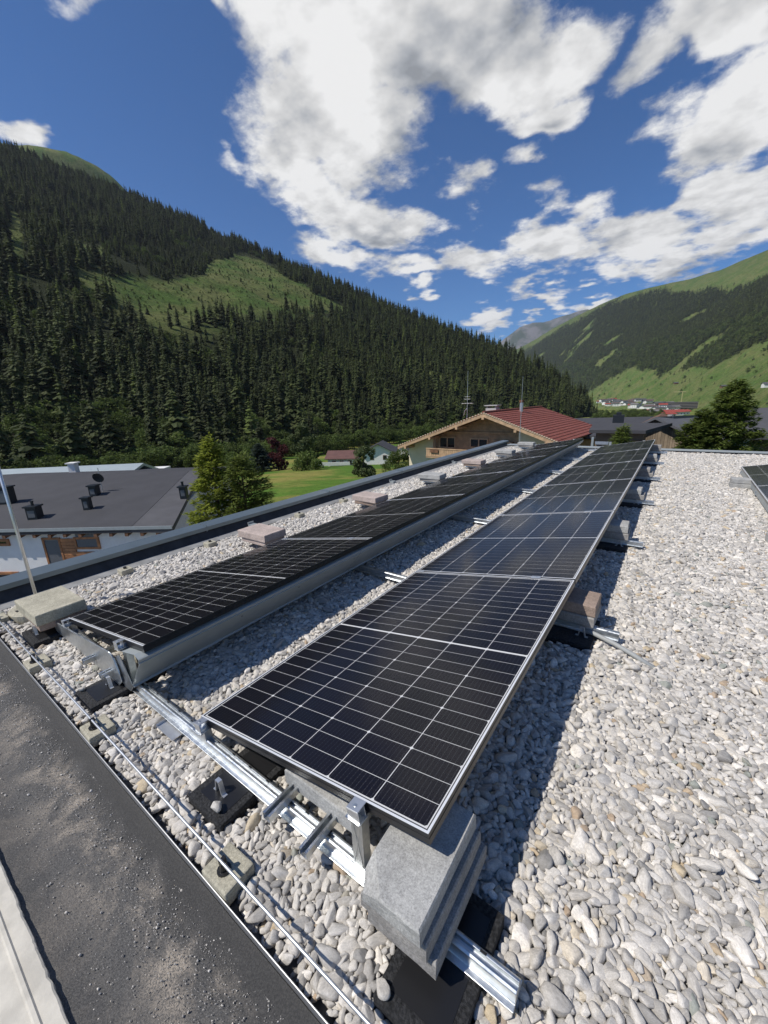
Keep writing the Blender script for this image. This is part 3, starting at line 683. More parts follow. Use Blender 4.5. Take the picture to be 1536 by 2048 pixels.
for (u, v, nm) in ((.33, -.175, 'pale'),):
    o = link('loose_pebble', PEB[2], loc=(.338, -.155, G+.042)); o.scale = (.023, .019, .016); tag(o, 'single pale pebble lying on the clipped rubber pad', 'pebble')

for i, (u, v, sc_, lab) in enumerate(((1.092, -.185, .018, 'grey pebble on the left edge of the large front pad'), (1.265, -.175, .020, 'pebble on the near right corner of the large front pad'), (-.83, -.19, .015, 'pebble on the pad before the wedge plate'))):
    o = link('loose_pebble', PEB[4+i], loc=(u, v, G+.022+sc_*.7)); o.scale = (sc_*1.2, sc_, sc_*.8); o.rotation_euler = (.2, .1, i); tag(o, lab, 'pebble')

# ------------------------------------------------------------------ lightning conductor
wire = MB().tube([(-2.42, -.262, G+.070), (-1.9, -.262, G+.080), (-.6, -.258, G+.079), (.5, -.262, G+.082), (1.15, -.263, G+.076), (1.75, -.262, G+.080)], .0046, 8).build('conductor_wire', M_alu, smooth=True)
tag(wire, 'round metal lightning conductor wire along the front gravel edge', 'wire')
for i, (u, lab) in enumerate(((-2.24, 'conductor holder block nearest the round rod foot'), (-1.34, 'conductor holder block in front of the left row'), (-.47, 'conductor holder block between the two panel rows'), (.54, 'largest tan conductor holder block in front of the right panel'))):
    r = tag(empty('conductor_holder', (u, -.245, G-.02), R(4*math.sin(i*3))), lab, 'holder block', 'conductor holder blocks on the gravel')
    a, b, h = .062, .052, .056
    bm_ = MB(); bm_.prism([(-a, -b), (a, -b), (a, b), (-a, b)], 'z', 0, h).build('base', M_conct, r, bevel=.006)
    MB().tube([(0, -.012, h+.0005), (0, -.012, h+.006)], .021, 14).tube([(0, -.012, h+.0065), (0, -.012, h+.030)], [.013, .010], 12).box(-.006, .006, -.022, -.002, h+.0305, h+.048).build('clip', M_plast, r)
    keep(u-a, u+a, -.245-b, -.245+b)
rb = on_z(78, 1212, G+.02)
r = tag(empty('lightning_rod', (rb.x, rb.y, G-.03)), 'tall thin metal lightning rod on a round concrete foot at left', 'lightning rod')
MB().tube([(0, 0, 0), (0, 0, .058), (0, 0, .068)], [.175, .175, .160], 28).build('foot', M_conct, r)
mb = MB()
for q in range(3):
    t = q*2.094+.6; M = Matrix.Translation((.115*math.cos(t), .115*math.sin(t), .0682))@Matrix.Rotation(t, 4, 'Z'); mb.prism([(-.026, 0), (.018, -.022), (.018, .022)], 'z', 0, .0012, M=M)
mb.build('lifting_mark', M_slot, r)
MB().tube([(0, 0, .066), (0, 0, 1.35)], .0105, 10).tube([(0, 0, 1.3505), (0, 0, 2.9)], [.0062, .004], 10).tube([(0, 0, 1.325), (0, 0, 1.345)], .014, 10).build('rod', M_alu, r, smooth=True)
keep(rb.x-.16, rb.x+.16, rb.y-.16, rb.y+.16)
p2 = on_z(1046, 886, G+.02)
p2 = Vector((-2.12, 10.95, G))
r = tag(empty('lightning_rod', (p2.x, p2.y, G-.03)), 'thin lightning rod at the far roof end before the red roof', 'lightning rod')
MB().tube([(0, 0, 0), (0, 0, .07)], [.16, .15], 24).build('foot', M_conc, r)
MB().tube([(0, 0, .0705), (0, 0, 1.0), (0, 0, 1.97)], [.009, .007, .004], 8).build('rod', M_alu, r)
for i, (x, y) in enumerate(((251, 1141), (423, 1088), (612, 1032), (700, 1003))):
    q = on_z(x, y, G+.02); o = MB().box(-.05, .05, -.05, .05, 0, .05).build('holder_block', M_conct, loc=(min(q.x, -2.38), q.y, G-.01), bevel=.006); tag(o, '%s small pale holder block along the left gravel margin' % ['first', 'second', 'third', 'fourth'][i], 'holder block', 'small blocks along the left margin')
    MB().tube([(0, 0, .0505), (0, 0, .066)], .014, 10).build('clip', M_plast, o)
for i, (x, y) in enumerate(((503, 1048), (785, 962), (930, 925))):
    q = on_z(x, y, G+.03); o = MB().box(-.06, .03, -.04, .04, 0, .035).box(-.06, -.05, -.04, .04, .0352, .06).build('sheet_bracket', M_alud, loc=(-2.525, q.y, G-.002)); tag(o, '%s grey sheet bracket on the left membrane lap' % ['nearest', 'middle', 'farthest'][i], 'bracket', 'grey brackets on the membrane lap')
a = on_z(1188, 1262, -.09)
o = MB().tube([(1.12, 1.80, -.108), (1.26, 1.735, -.102), (1.37, 1.695, -.108), (1.47, 1.665, -.128), (1.60, 1.63, -.165)], .0135, 10).build('conduit_pipe', M_pipe, smooth=True); tag(o, 'grey conduit pipe coming out under the second block stack', 'pipe')
o = MB().tube([(1.30, 1.735, -.05), (1.345, 1.76, -.03), (1.36, 1.80, -.05)], .002, 6).build('cable_tie', M_plast); tag(o, 'black cable tie tail at the second rail end', 'cable tie')

# ------------------------------------------------------------------ gravel laid out
pp, pr, ps, pi = [], [], [], []
g = np.random.default_rng(11)
umin, umax, vmin, vmax = -2.46, 6.0, -.292, 11.24
U_, V_ = [], []
nu, nv = int((umax-umin)/TILE)+2, int((vmax-vmin)/TILE)+2
for layer in (0, 1):
    for a_ in range(nu):
        for b_ in range(nv):
            sh = np.array([umin+(a_-.5)*TILE, vmin+(b_-.5)*TILE])
            q = (pos+(.37*TILE if layer else 0)) % TILE+sh+g.normal(0, .0012, pos.shape)
            if layer == 1 and (b_ > 7): continue
            ok = (q[:, 0] > umin+rad*.8) & (q[:, 0] < umax) & (q[:, 1] > vmin+rad*1.5) & (q[:, 1] < vmax-rad)
            for (k0, k1, k2, k3) in KEEP: ok &= ~((q[:, 0] > k0-rad*.5) & (q[:, 0] < k1+rad*.5) & (q[:, 1] > k2-rad*.5) & (q[:, 1] < k3+rad*.5))
            # only what the camera side of the roof shows
            dx = q[:, 0]-CAM.x; dy = q[:, 1]-CAM.y
            ok &= dx < (dy*.30+.75)
            n = ok.sum(); q = q[ok]; rr = rad[ok]
            und = .0035*np.sin(q[:, 0]*7.1+2*np.sin(q[:, 1]*3.3))+.003*np.sin(q[:, 1]*9.7+q[:, 0]*4)
            z = G-.012+hgt[ok]+und+g.normal(0, .0025, n)-(.015 if layer else 0)
            pp.append(np.column_stack([q, z]))
            st = g.uniform(size=n); tilt = np.where(st < .25, g.normal(0, .9, n), g.normal(0, .28, n))
            pr.append(np.column_stack([tilt, g.normal(0, .28, n), g.uniform(0, 6.283, n)]))
            el = g.uniform(1.02, 1.75, n)
            ps.append(np.column_stack([rr*el*1.20, rr*1.26/np.sqrt(el)*g.uniform(.85, 1.15, n), rr*g.uniform(.72, 1.15, n)]))
            pi.append(g.integers(0, len(PEB), n))
pp, pr, ps, pi = map(np.concatenate, (pp, pr, ps, pi))
dist = np.hypot(np.hypot(pp[:, 0]-CAM.x, pp[:, 1]-CAM.y), pp[:, 2]-CAM.z)
pxs = np.array([to_px(p) for p in pp]); vis = (pxs[:, 0] > 10) & (pxs[:, 0] < 1526) & (pxs[:, 1] < 2040) & (pxs[:, 1] > 0) & (pp[:, 2] > G-.022)
score = np.where(vis, ps[:, 0]/dist, 0); big = np.argsort(-score)[:300]; rest = np.setdiff1d(np.arange(len(pp)), big)
for i in big:
    o = link('pebble', PEB[pi[i]], bed, loc=tuple(pp[i]+np.array([0, 0, 7.4]))); o.location = tuple(pp[i]); o.rotation_euler = tuple(pr[i]); o.scale = tuple(ps[i])
kind(scatter('gravel', pp[rest], pr[rest], ps[rest], pi[rest], PEB, bed), 'stuff')
# loose grit and sand blown onto the front membrane
ng = 15000; gx = g.uniform(-2.4, 1.9, ng); gy = np.where(g.uniform(size=ng) < .45, g.normal(-.42, .045, ng), g.uniform(-.645, -.31, ng)); gy = np.clip(gy, -.645, -.345)
gs = np.clip(g.lognormal(math.log(.0009), .5, ng), .0004, .0050)
me_o = kind(scatter('grit', np.column_stack([gx, gy, np.full(ng, G-.029)]), g.uniform(0, 6, (ng, 3)), np.column_stack([gs*1.2, gs, gs*.7]), g.integers(0, len(PEB), ng), PEB, bld), 'stuff'); bpart(me_o)

# ------------------------------------------------------------------ neighbouring buildings
M_rooff = mat('dark_roof_felt', (.046, .045, .049), .75, var=.12, vscale=.9, bump=.25, bscale=20)
M_roofl = mat('roof_felt_light', (.080, .078, .082), .75, var=.12, vscale=1.2)
M_wood = mat('larch_wood', (.34, .15, .062), .6, var=.35, vscale=4, rnd=.18)
M_woodd = mat('dark_wood', (.16, .078, .04), .65, var=.3, vscale=4)
M_woodl = mat('honey_wood', (.45, .30, .175), .6, var=.2, vscale=3, rnd=.1)
M_timb = mat('timber_wall_wood', (.40, .25, .135), .65, var=.2, vscale=2.5)
M_cream = mat('cream_render', (.74, .64, .46), .85, var=.04, vscale=1.5)
M_glassw = mat('window_glass', (.012, .015, .02), .08, spec=.7)
M_shut = mat('roller_shutter', (.15, .155, .165), .5, .2)
M_dark = mat('dark_metal_box', (.020, .024, .030), .45, .2)
M_metalr = mat('pale_metal_roof', (.50, .56, .56), .45, .4, var=.05, vscale=2)
def f_tile(T, b, oc):
    s = T.new('ShaderNodeSeparateXYZ'); T.l.new(oc, s.inputs[0]); n = T.noise(oc, 1.6, 5, .7)[0]; n2 = T.noise(oc, 12, 4, .7)[0]
    w = T.math('SINE', T.math('MULTIPLY', s.outputs[1], 6.283/.30))
    c = T.mix(T.rng(n, .3, .7), (.20, .050, .032, 1), (.27, .076, .050, 1)); c = T.vmath('SCALE', c, sc=T.math('MULTIPLY', T.rng(w, -1, 1, .8, 1.12, False), T.rng(n2, .3, .7, .78, 1.2, False)))
    T.l.new(c, b.inputs['Base Color'])
    bn = T.new('ShaderNodeBump'); bn.inputs['Distance'].default_value = .03; T.l.new(w, bn.inputs['Height']); T.l.new(bn.outputs[0], b.inputs['Normal'])
M_tile = mat('red_roof_tile', rough=.6, spec=.4, fn=f_tile)
M_plank = mat('weathered_planks', (.30, .235, .165), .85, var=.45, vscale=1.2, rnd=.35)

def frame_parts(parent, x0, x1, z0, z1, y, panes=1, mfr=None, fr=.07, mglass=None, name='window'):
    """a window lying in the local x-z plane at depth y (front towards -y)"""
    w = MB(); mfr = mfr or M_wood
    w.box(x0, x0+fr, y-.05, y+.02, z0, z1); w.box(x1-fr, x1, y-.05, y+.02, z0, z1); w.box(x0+fr, x1-fr, y-.05, y+.02, z0, z0+fr); w.box(x0+fr, x1-fr, y-.05, y+.02, z1-fr, z1)
    for k in range(1, panes):
        xc = x0+(x1-x0)*k/panes; w.box(xc-fr*.5, xc+fr*.5, y-.05, y+.02, z0+fr, z1-fr)
    o = w.build(name, mfr, parent)
    for k in range(panes):
        a = x0+(x1-x0)*k/panes+fr*.55; b = x0+(x1-x0)*(k+1)/panes-fr*.55
        MB().box(a, b, y-.012, y-.002, z0+fr+.001, z1-fr-.001).build('pane', mglass or M_glassw, o)
    return o

# --- house with dark felt roof on the left
e0, e1 = on_z(0, 1060, -3.0), on_z(343, 1053, -3.0)
tx = (e1-e0).normalized(); rzH = math.atan2(tx.y, tx.x); LE = (e1-e0).length
lh = tag(empty('felt_roof_house', (e0.x, e0.y, -8.0), rzH), 'white house with dark felt roof and timber windows at left', 'house')
ZE = 5.0                                  # eave height over the house base
D1, RISE = 7.2, 1.0                       # eave to ridge
def slab(poly, th): return poly
def roofz(y): return ZE+RISE*min(y, D1)/D1-(max(0, y-D1))*.12
mb = MB(); X0, X1 = -9.0, LE
top = [(X0, 0, roofz(0)), (X1-1.6, 0, roofz(0)), (3.9, D1, roofz(D1)), (X0, D1, roofz(D1))]
def thick(mb, quad, th):
    lo = [(x, y, z-th) for x, y, z in quad]; n = len(quad)
    return mb.add(list(quad)+lo, [tuple(range(n)), tuple(range(n, 2*n))[::-1]]+[(i, n+i, n+(i+1) % n, (i+1) % n) for i in range(n)])
roof = thick(MB(), top, .22).build('roof', M_rooff, lh)
thick(MB(), [(X1-1.596, 0, roofz(0)-.01), (X1, 0, roofz(0)-.06), (4.55, D1, roofz(D1)-.05), (3.904, D1, roofz(D1)-.01)], .2).build('roof_margin', M_roofl, roof)
thick(MB(), [(X0, D1+.004, roofz(D1)), (4.4, D1+.004, roofz(D1)-.02), (4.2, 13.5, roofz(13.5)), (X0, 13.5, roofz(13.5))], .22).build('roof', M_rooff, lh)
MB().box(X0, X1+.02, -.03, .004, ZE-.09, ZE+.03).build('fascia', M_alud, roof)
mb = MB()
for k in range(int((X1-X0)/.62)):
    x = X0+.3+k*.62; mb.prism([(-.02+.03, ZE-.36), (.32, ZE-.30), (.32, ZE-.235), (.01, ZE-.235)], 'x', x, x+.13)
raf = mb.build('rafter', M_woodd, lh)
MB().prism([(X0+.1, .30), (X1-.55, .30), (4.0, D1), (3.7, 12.8), (X0+.1, 12.8)], 'z', -.2, ZE-.30).build('wall', M_render, lh)
def on_house(px, py, yy):
    d = ray(px, py); n = Vector((-tx.y, tx.x, 0)); k = ((e0+n*yy-CAM).dot(n))/d.dot(n); q = CAM+d*k; return (q-e0).dot(tx), q.z+8.0
a = on_house(82, 1068, .30); b_ = on_house(121, 1068, .30); c = on_house(145, 1068, .30); d_ = on_house(203, 1097, .30)
x0, x1, x2, x3 = a[0], b_[0], c[0], d_[0]; zt = ZE-.44
door = frame_parts(lh, x0, x1-.05, zt-2.05, zt, .29, 1, M_wood, .08, M_shut, 'door')
mb = MB()
for k in range(36): mb.box(x0+.09, x1-.14, .262, .272, zt-1.95+k*.05, zt-1.95+k*.05+.036)
mb.build('shutter_slat', M_shut, door)
win = frame_parts(lh, x2+.02, x3, d_[1], zt, .29, 1, M_wood, .085, M_shut)
mb = MB()
for k in range(12): mb.box(x2+.12, x3-.1, .262, .272, d_[1]+.1+k*.05, d_[1]+.1+k*.05+.037)
mb.build('shutter_slat', M_shut, win)
k = 0; z = zt-.05
while z > zt-2.0:
    xr = x2 if z > d_[1] else x3
    MB().box(x1-.045, xr+.015, .255, .299, z-.135, z-.006).build('board', M_wood, lh); z -= .14
p0 = on_house(0, 1070, .30); p1 = on_house(22, 1091, .30)
frame_parts(lh, p0[0]-.9, p1[0], p1[1], zt-.02, .29, 1, M_wood, .1)
p0 = on_house(2, 1142, .30); p1 = on_house(38, 1143, .30)
frame_parts(lh, p0[0]-.8, p1[0], p1[1]-.9, p1[1], .29, 1, M_wood, .1)
for i, (px, py, w, dp, h, pipe) in enumerate(((72, 1036, .62, .62, .85, 1), (177, 1018, .42, .42, .85, 0), (191, 990, .50, .6, .78, 0), (369, 994, .46, .42, .82, 1), (17, 1006, .85, .6, 1.25, 0))):
    u = on_house(px, py, 0)
    dr = ray(px, py)               # where that ray meets the sloping roof
    lo, hi = 5., 60.
    for _ in range(40):
        md = (lo+hi)/2; q = CAM+dr*md; yl = (q-e0).dot(Vector((-tx.y, tx.x, 0)))
        if q.z+8.0 > roofz(max(0, yl)): lo = md
        else: hi = md
    q = CAM+dr*lo; xl = (q-e0).dot(tx); yl = (q-e0).dot(Vector((-tx.y, tx.x, 0))); zl = q.z+8.0-.05
    w, dp, h = w*.62, dp*.62, h*.62
    bx = MB().box(-w/2, w/2, -dp/2, dp/2, 0, h).build('chimney', M_dark, lh, loc=(xl, yl, zl)); bx.rotation_euler = (0, 0, R(8))
    MB().box(-w/2-.05, w/2+.05, -dp/2-.05, dp/2+.05, h+.001, h+.06).build('cap', M_dark, bx)
    MB().box(-w/2+.06, w/2-.06, -dp/2-.006, -dp/2-.001, .12, h-.12).build('vent_panel', M_shut, bx)
    if pipe: MB().tube([(0, 0, h+.061), (0, 0, h+.22)], .05, 10).tube([(0, 0, h+.221), (0, 0, h+.25)], .07, 10).build('flue', M_dark, bx)
    if i == 2:
        ds = tag(empty('satellite_dish', (0, 0, 0)), 'dark satellite dish on a pole above the left felt roof', 'satellite dish')
        ds.location = lh.matrix_world.to_translation() if False else Vector((e0.x, e0.y, -8))+tx*xl+Vector((-tx.y, tx.x, 0))*(yl+.5)+Vector((0, 0, zl+.1))
        MB().tube([(0, 0, 0), (0, 0, 1.15)], .02, 8).build('pole', M_alu, ds)
        dm = MB(); ringn = 20
        for q_ in range(4):
            rad_ = .25*q_/3
            for s_ in range(ringn): t = 2*math.pi*s_/ringn; dm.v.append((rad_*math.cos(t), -.08+.05*(q_/3)**2*-1, rad_*math.sin(t)))
        for q_ in range(3):
            for s_ in range(ringn): dm.f.append((q_*ringn+s_, q_*ringn+(s_+1) % ringn, (q_+1)*ringn+(s_+1) % ringn, (q_+1)*ringn+s_)); dm.m.append(0)
        dsh = dm.build('dish', M_dark, ds, loc=(0, 0, .75)); dsh.rotation_euler = (R(20), 0, R(40)); sd = dsh.modifiers.new('t', 'SOLIDIFY'); sd.thickness = .02
# pale metal roof behind it
q0, q1, q2 = on_z(-60, 978, -2.75), on_z(235, 964, -2.75), on_z(200, 949, -2.55)
wr = tag(empty('metal_roof_house', (q1.x, q1.y, -9), math.atan2(q1.y-q0.y, q1.x-q0.x)), 'house with pale metal roof behind the dark felt roof', 'house')
thick(MB(), [(-13, 0, 6.2), (0, 0, 6.2), (-.6, 4.5, 6.75), (-13, 4.5, 6.75)], .18).build('roof', M_metalr, wr)
MB().box(-12.6, -.4, .4, 8, 0, 6.0).build('wall', M_render, wr)
thick(MB(), [(-13, 4.504, 6.75), (-.6, 4.504, 6.75), (-.6, 9, 5.2), (-13, 9, 5.2)], .18).build('roof', M_metalr, wr)
MB().box(-3.6, -3.2, 1.5, 1.9, 6.3, 7.25).box(-3.68, -3.12, 1.42, 1.98, 7.251, 7.32).build('chimney', M_render, wr)

# --- chalet with red tiled roof
chx, chv = -10.78, 29.5
ch = tag(empty('red_roof_chalet', (chx, chv, -9.0), R(-3.5)), 'timber chalet with red tiled roof, balcony and cream walls', 'house')
AP = 9.0+.16; LW, LD = 8.35, 2.85; RW, RD = 5.85, 2.10; RL = 13.2
sl_ = math.hypot(LW, LD); sr_ = math.hypot(RW, RD)
def roof_side(width, drop, sg, name):
    n = 17; mb = MB()
    for k in range(n):                       # courses of tiles, each lapping the next
        a, b = k/n, (k+1)/n+.012
        x0, x1 = sg*width*a, sg*width*b; z0, z1 = AP-drop*a, AP-drop*b
        q = [(x0, 0, z0+.012), (x1, 0, z1+.060), (x1, RL, z1+.060), (x0, RL, z0+.012)]
        if sg < 0: q = q[::-1]
        thick(mb, q, .04)
    return mb.build(name, M_tile, ch)
rR = roof_side(RW, RD, 1, 'roof'); rL = roof_side(LW, LD, -1, 'roof')
MB().tube([(0, -.04, AP+.05), (0, RL+.04, AP+.05)], .10, 8).build('ridge_cap', M_tile, rR)
for sg, w_, d0 in ((-1, LW, LD), (1, RW, RD)):
    MB().add([(0, -.06, AP-.03), (0, -.06, AP-.30), (sg*w_, -.06, AP-d0-.30), (sg*w_, -.06, AP-d0-.03), (0, .02, AP-.03), (0, .02, AP-.30), (sg*w_, .02, AP-d0-.30), (sg*w_, .02, AP-d0-.03)],
             [(0, 1, 2, 3), (4, 7, 6, 5), (0, 4, 5, 1), (1, 5, 6, 2), (2, 6, 7, 3), (3, 7, 4, 0)]).build('barge_board', M_woodl, ch)
    mb = MB(); n = 34                       # tile ends showing as a pale toothed edge
    for k in range(n):
        t = (k+.5)/n; mb.box(sg*w_*t-.07, sg*w_*t+.07, -.10, -.061, AP-d0*t-.02, AP-d0*t+.07)
    mb.build('verge_tile', mat('pale_verge', (.50, .40, .28), .7), ch)
    mb = MB(); thick(mb, [(0.01*sg, .03, AP-.10), (sg*w_*.99, .03, AP-d0*.99-.10), (sg*w_*.99, RL-.03, AP-d0*.99-.10), (0.01*sg, RL-.03, AP-.10)], .05); mb.build('soffit', M_wood, ch)
for fx in (-7.5, -4.9, -2.3, 0, 2.6, 4.9):
    z = AP-(LD*-fx/LW if fx < 0 else RD*fx/RW)-.17
    MB().box(fx-.10, fx+.10, -.12, 1.5, z-.32, z-.14).build('purlin', M_woodl if fx else M_woodl, ch)
def on_ch(px, py, yy):                     # photo pixel on the chalet wall plane, local coordinates
    d = ray(px, py); rz = R(-3.5); n = Vector((-math.sin(rz), math.cos(rz), 0)); o = Vector((chx, chv, -9)); k = ((o+n*yy-CAM).dot(n))/d.dot(n); q = CAM+d*k-o
    return q.dot(Vector((math.cos(rz), math.sin(rz), 0))), q.z
WY = 1.3
xa = on_ch(818, 900, WY)[0]; xb = on_ch(866, 880, WY)[0]; xc = on_ch(1037, 870, WY)[0]; xd = RW-.9
def gz(x): return AP-(LD*-x/LW if x < 0 else RD*x/RW)-.20
MB().prism([(xa, 0), (xb, 0), (xb, gz(xb)), (xa, gz(xa))], 'y', WY, WY+RL-3).build('wall', M_cream, ch)
MB().prism([(xc, 0), (xd, 0), (xd, gz(xd)), (xc, gz(xc))], 'y', WY, WY+RL-3).build('wall', M_cream, ch)
MB().prism([(xb+.001, 0), (xc-.001, 0), (xc-.001, gz(xc)), (0, gz(0)), (xb+.001, gz(xb))], 'y', WY+.45, WY+RL-3).build('wall', M_timb, ch)
zb = on_ch(900, 846, WY+.4)[1]
MB().box(xb+.02, xc-.02, WY+.30, WY+.448, gz(0)-1.55, gz(0)-1.38).build('tie_beam', M_timb, ch)
k = 0; z = on_ch(900, 912, WY+.45)[1]
while z < gz(0)-.3:                        # horizontal boarding
    lim = lambda s: max(xb+.02, -(AP-.22-z-.2)*LW/LD) if s < 0 else min(xc-.02, (AP-.22-z-.2)*RW/RD)
    MB().box(lim(-1), lim(1), WY+.425, WY+.449, z, z+.185).build('board', M_timb, ch); z += .20
for (ax, ay, bx_, by, n) in ((879, 873, 911, 897, 2), (940, 876, 976, 897, 2), (1004, 881, 1019, 890, 1)):
    A_, B_ = on_ch(ax, ay, WY+.40), on_ch(bx_, by, WY+.40); frame_parts(ch, A_[0], B_[0], B_[1], A_[1], WY+.40, n, M_woodl if n == 2 else M_wood, .10)
A_, B_ = on_ch(852, 896, .2), on_ch(938, 918, .2)
bal = MB().box(A_[0], B_[0]+2.6, .18, WY+.4, B_[1]-.12, B_[1]).box(A_[0], B_[0]+2.6, .16, .26, A_[1]-.06, A_[1]+.02).box(A_[0], B_[0]+2.6, .16, .25, B_[1]+.001, B_[1]+.12).build('balcony', M_woodl, ch)
x = A_[0]+.02
while x < B_[0]+2.5:
    MB().box(x, x+.165, .19, .225, B_[1]+.122, A_[1]-.062).build('baluster_board', M_woodl, bal); x += .19
MB().box(A_[0]+.5, A_[0]+1.3, .08, .155, A_[1]-.35, A_[1]-.1).build('flower_box', M_woodd, bal)
A_, B_ = on_ch(985, 884, WY), on_ch(1028, 893, WY)
MB().prism([(A_[0], B_[1]), (B_[0], B_[1]), (B_[0]-.2, B_[1]+.30), ((A_[0]+B_[0])/2, A_[1]+.12), (A_[0]+.2, B_[1]+.24)], 'y', WY-.02, WY+.38).build('gable_canopy', M_woodl, ch)
# chimneys, flue and aerial on the roof
def on_roof(px, py, y): return on_ch(px, py, y)
A_ = on_ch(985, 824, 6.); MB().box(-.5, .5, -.4, .4, -.9, .35).box(-.62, .62, -.5, .5, .55, .62).box(-.45, -.35, -.3, .3, .351, .549).box(.35, .45, -.3, .3, .351, .549).build('chimney', mat('grey_render', (.45, .44, .42), .85), ch, loc=(A_[0], 6., A_[1]))
A_ = on_ch(1042, 829, 6.5); B_ = on_ch(1042, 800, 6.5)
fl = MB().tube([(0, 0, -.4), (0, 0, B_[1]-A_[1]-.22)], .16, 12).build('flue', M_alu, ch, loc=(A_[0], 6.5, A_[1])); MB().tube([(0, 0, B_[1]-A_[1]-.21), (0, 0, B_[1]-A_[1])], .20, 12).build('flue_cap', M_woodd, fl)
A_ = on_ch(934, 838, 4.); hm = on_ch(933, 742, 4.)[1]-A_[1]
ma = MB().tube([(0, 0, -.5), (0, 0, hm)], [.03, .012], 8).build('aerial_mast', M_alu, ch, loc=(A_[0], 4., A_[1]))
for zf, L_ in ((.33, .55), (.42, .30), (.47, .22)):
    m2 = MB().tube([(-L_, 0, hm*zf), (L_, 0, hm*zf)], .022, 6)
    for q in range(5): xx = -L_+2*L_*q/4; m2.tube([(xx, -.18, hm*zf+.02), (xx, .18, hm*zf+.02)], .01, 5)
    m2.build('aerial', M_alu, ma)
dm = MB().tube([(-.35, 0, .3), (-.22, 0, .75), (0, 0, .95)], .03, 6).build('dish_arm', M_alu, ma)
# pergola posts next to the chalet
pg = tag(empty('metal_railing', (-.45, 12.6, -7.5)), 'low pale metal railing frame beyond the far roof edge', 'railing')
for i, px in enumerate((1186, 1221)):
    q = on_v(px, 874 if i == 0 else 884, 12.6); MB().box(-.03, .03, -.03, .03, 0, q.z+7.5).build('post', M_alud, pg, loc=(q.x+.45, 0, 0))
q0 = on_v(1189, 885, 12.6); q1 = on_v(1221, 885, 12.6); MB().box(q0.x+.47, q1.x+.40, -.025, .025, q0.z+7.45, q0.z+7.53).build('crossbar', M_alu, pg)

# --- buildings at the far right
def simple_house(name, label, loc, rz, w, d, hwall, rise, over, mw, mr, group=None, ridge_x=True, windows=(), cat='house'):
    r = tag(empty(name, loc, rz), label, cat, group)
    if ridge_x:
        MB().prism([(-d/2, 0), (d/2, 0), (d/2, hwall), (0, hwall+rise), (-d/2, hwall)], 'x', -w/2, w/2).build('wall', mw, r)
        for sg in (-1, 1):
            k = rise/(d/2); y1 = sg*(d/2+over)
            q = [(-w/2-over, 0, hwall+rise+.03), (w/2+over, 0, hwall+rise+.03), (w/2+over, y1, hwall-over*k+.03), (-w/2-over, y1, hwall-over*k+.03)]
            thick(MB(), q if sg < 0 else q[::-1], .2 if w > 5 else .1).build('roof', mr, r)
    for (fx, fz, ww, wh) in windows:
        o = MB().box(fx-ww/2, fx+ww/2, -d/2-.06, -d/2-.005, fz, fz+wh).build('window', M_woodd, r); MB().box(fx-ww/2+.1, fx+ww/2-.1, -d/2-.07, -d/2-.061, fz+.1, fz+wh-.1).build('pane', M_glassw, o)
    return r
# dark low-pitched roof left of the barn
b1 = tag(empty('dark_roof_house', (-2.0, 40, -9.5), R(6)), 'house with dark low roof between the red roof and the barn', 'house')
za = on_v(1190, 838, 46).z+9.5; zb_ = on_v(1290, 872, 38).z+9.5
thick(MB(), [(-6, -3, zb_+.1), (4.2, -3.4, zb_), (3.8, 8, za+.12), (-6, 8, za)], .25).build('roof', M_rooff, b1)
MB().box(-5.5, 3.4, -2.4, 7, 0, zb_-.3).build('wall', M_timb, b1)
MB().box(-1.2, -.3, 2, 2.8, zb_, za+.55).box(-.95, -.55, 2.2, 2.6, za+.551, za+.8).build('chimney', M_dark, b1)
f1 = on_v(1240, 846, 23); f2 = on_v(1345, 846, 23); f3 = on_v(1292, 861, 20)
b2 = tag(empty('shed_annex', (f1.x, 21, -9)), 'low annex with dark roof beside the weathered barn', 'shed')
thick(MB(), [(-.9, -1., f3.z+9), (f3.x-f1.x, -1., f3.z+9), (f2.x-f1.x, 2., f2.z+9), (-1.2, 2., f1.z+9)], .14).build('roof', M_rooff, b2)
MB().box(-.7, f3.x-f1.x-.1, -.3, 1.6, 0, f3.z+8.80).build('wall', mat('dull_timber', (.17, .12, .085), .8, var=.2, vscale=1.), b2)
dr = MB().box(.85, 1.15, -.37, -.305, f3.z+6.7, f3.z+8.5).build('door', M_woodd, b2)
MB().tube([(.9, -.385, f3.z+7.4), (.9, -.385, f3.z+7.6)], .015, 6).build('handle', M_alu, dr)
# barn: weathered vertical planks
ap = on_v(1312, 833, 24); rgt = on_v(1376, 864, 24); lft = on_v(1286, 843, 24)
bn_ = tag(empty('barn', (ap.x, 24, -9)), 'weathered plank barn with grey roof right of the panels', 'barn')
za = ap.z+9; xr = rgt.x-ap.x; zr = rgt.z+9; xl = lft.x-ap.x-1.2; zl = za-(za-zr)*(-xl/xr)
far = on_v(1424, 829, 33); fx = far.x-ap.x; fz = far.z+9
thick(MB(), [(0, -.4, za), (xr, -.4, zr), (xr+.9, 9, zr+.05), (fx-.4, 9, fz)], .12).build('roof', mat('grey_barn_roof', (.12, .12, .128), .7, var=.12, vscale=.8), bn_)
thick(MB(), [(0, -.4, za-.004), (fx-.4, 9, fz-.004), (xl+.6, 9, zl), (xl, -.4, zl)], .12).build('roof', MATS['grey_barn_roof'], bn_)
MB().prism([(xl+.3, 0), (xr-.12, 0), (xr-.12, zr-.14), (0, za-.18), (xl+.3, zl-.10)], 'y', .02, 8.5).build('wall', M_woodd, bn_)
x = xl+.3; j = 0
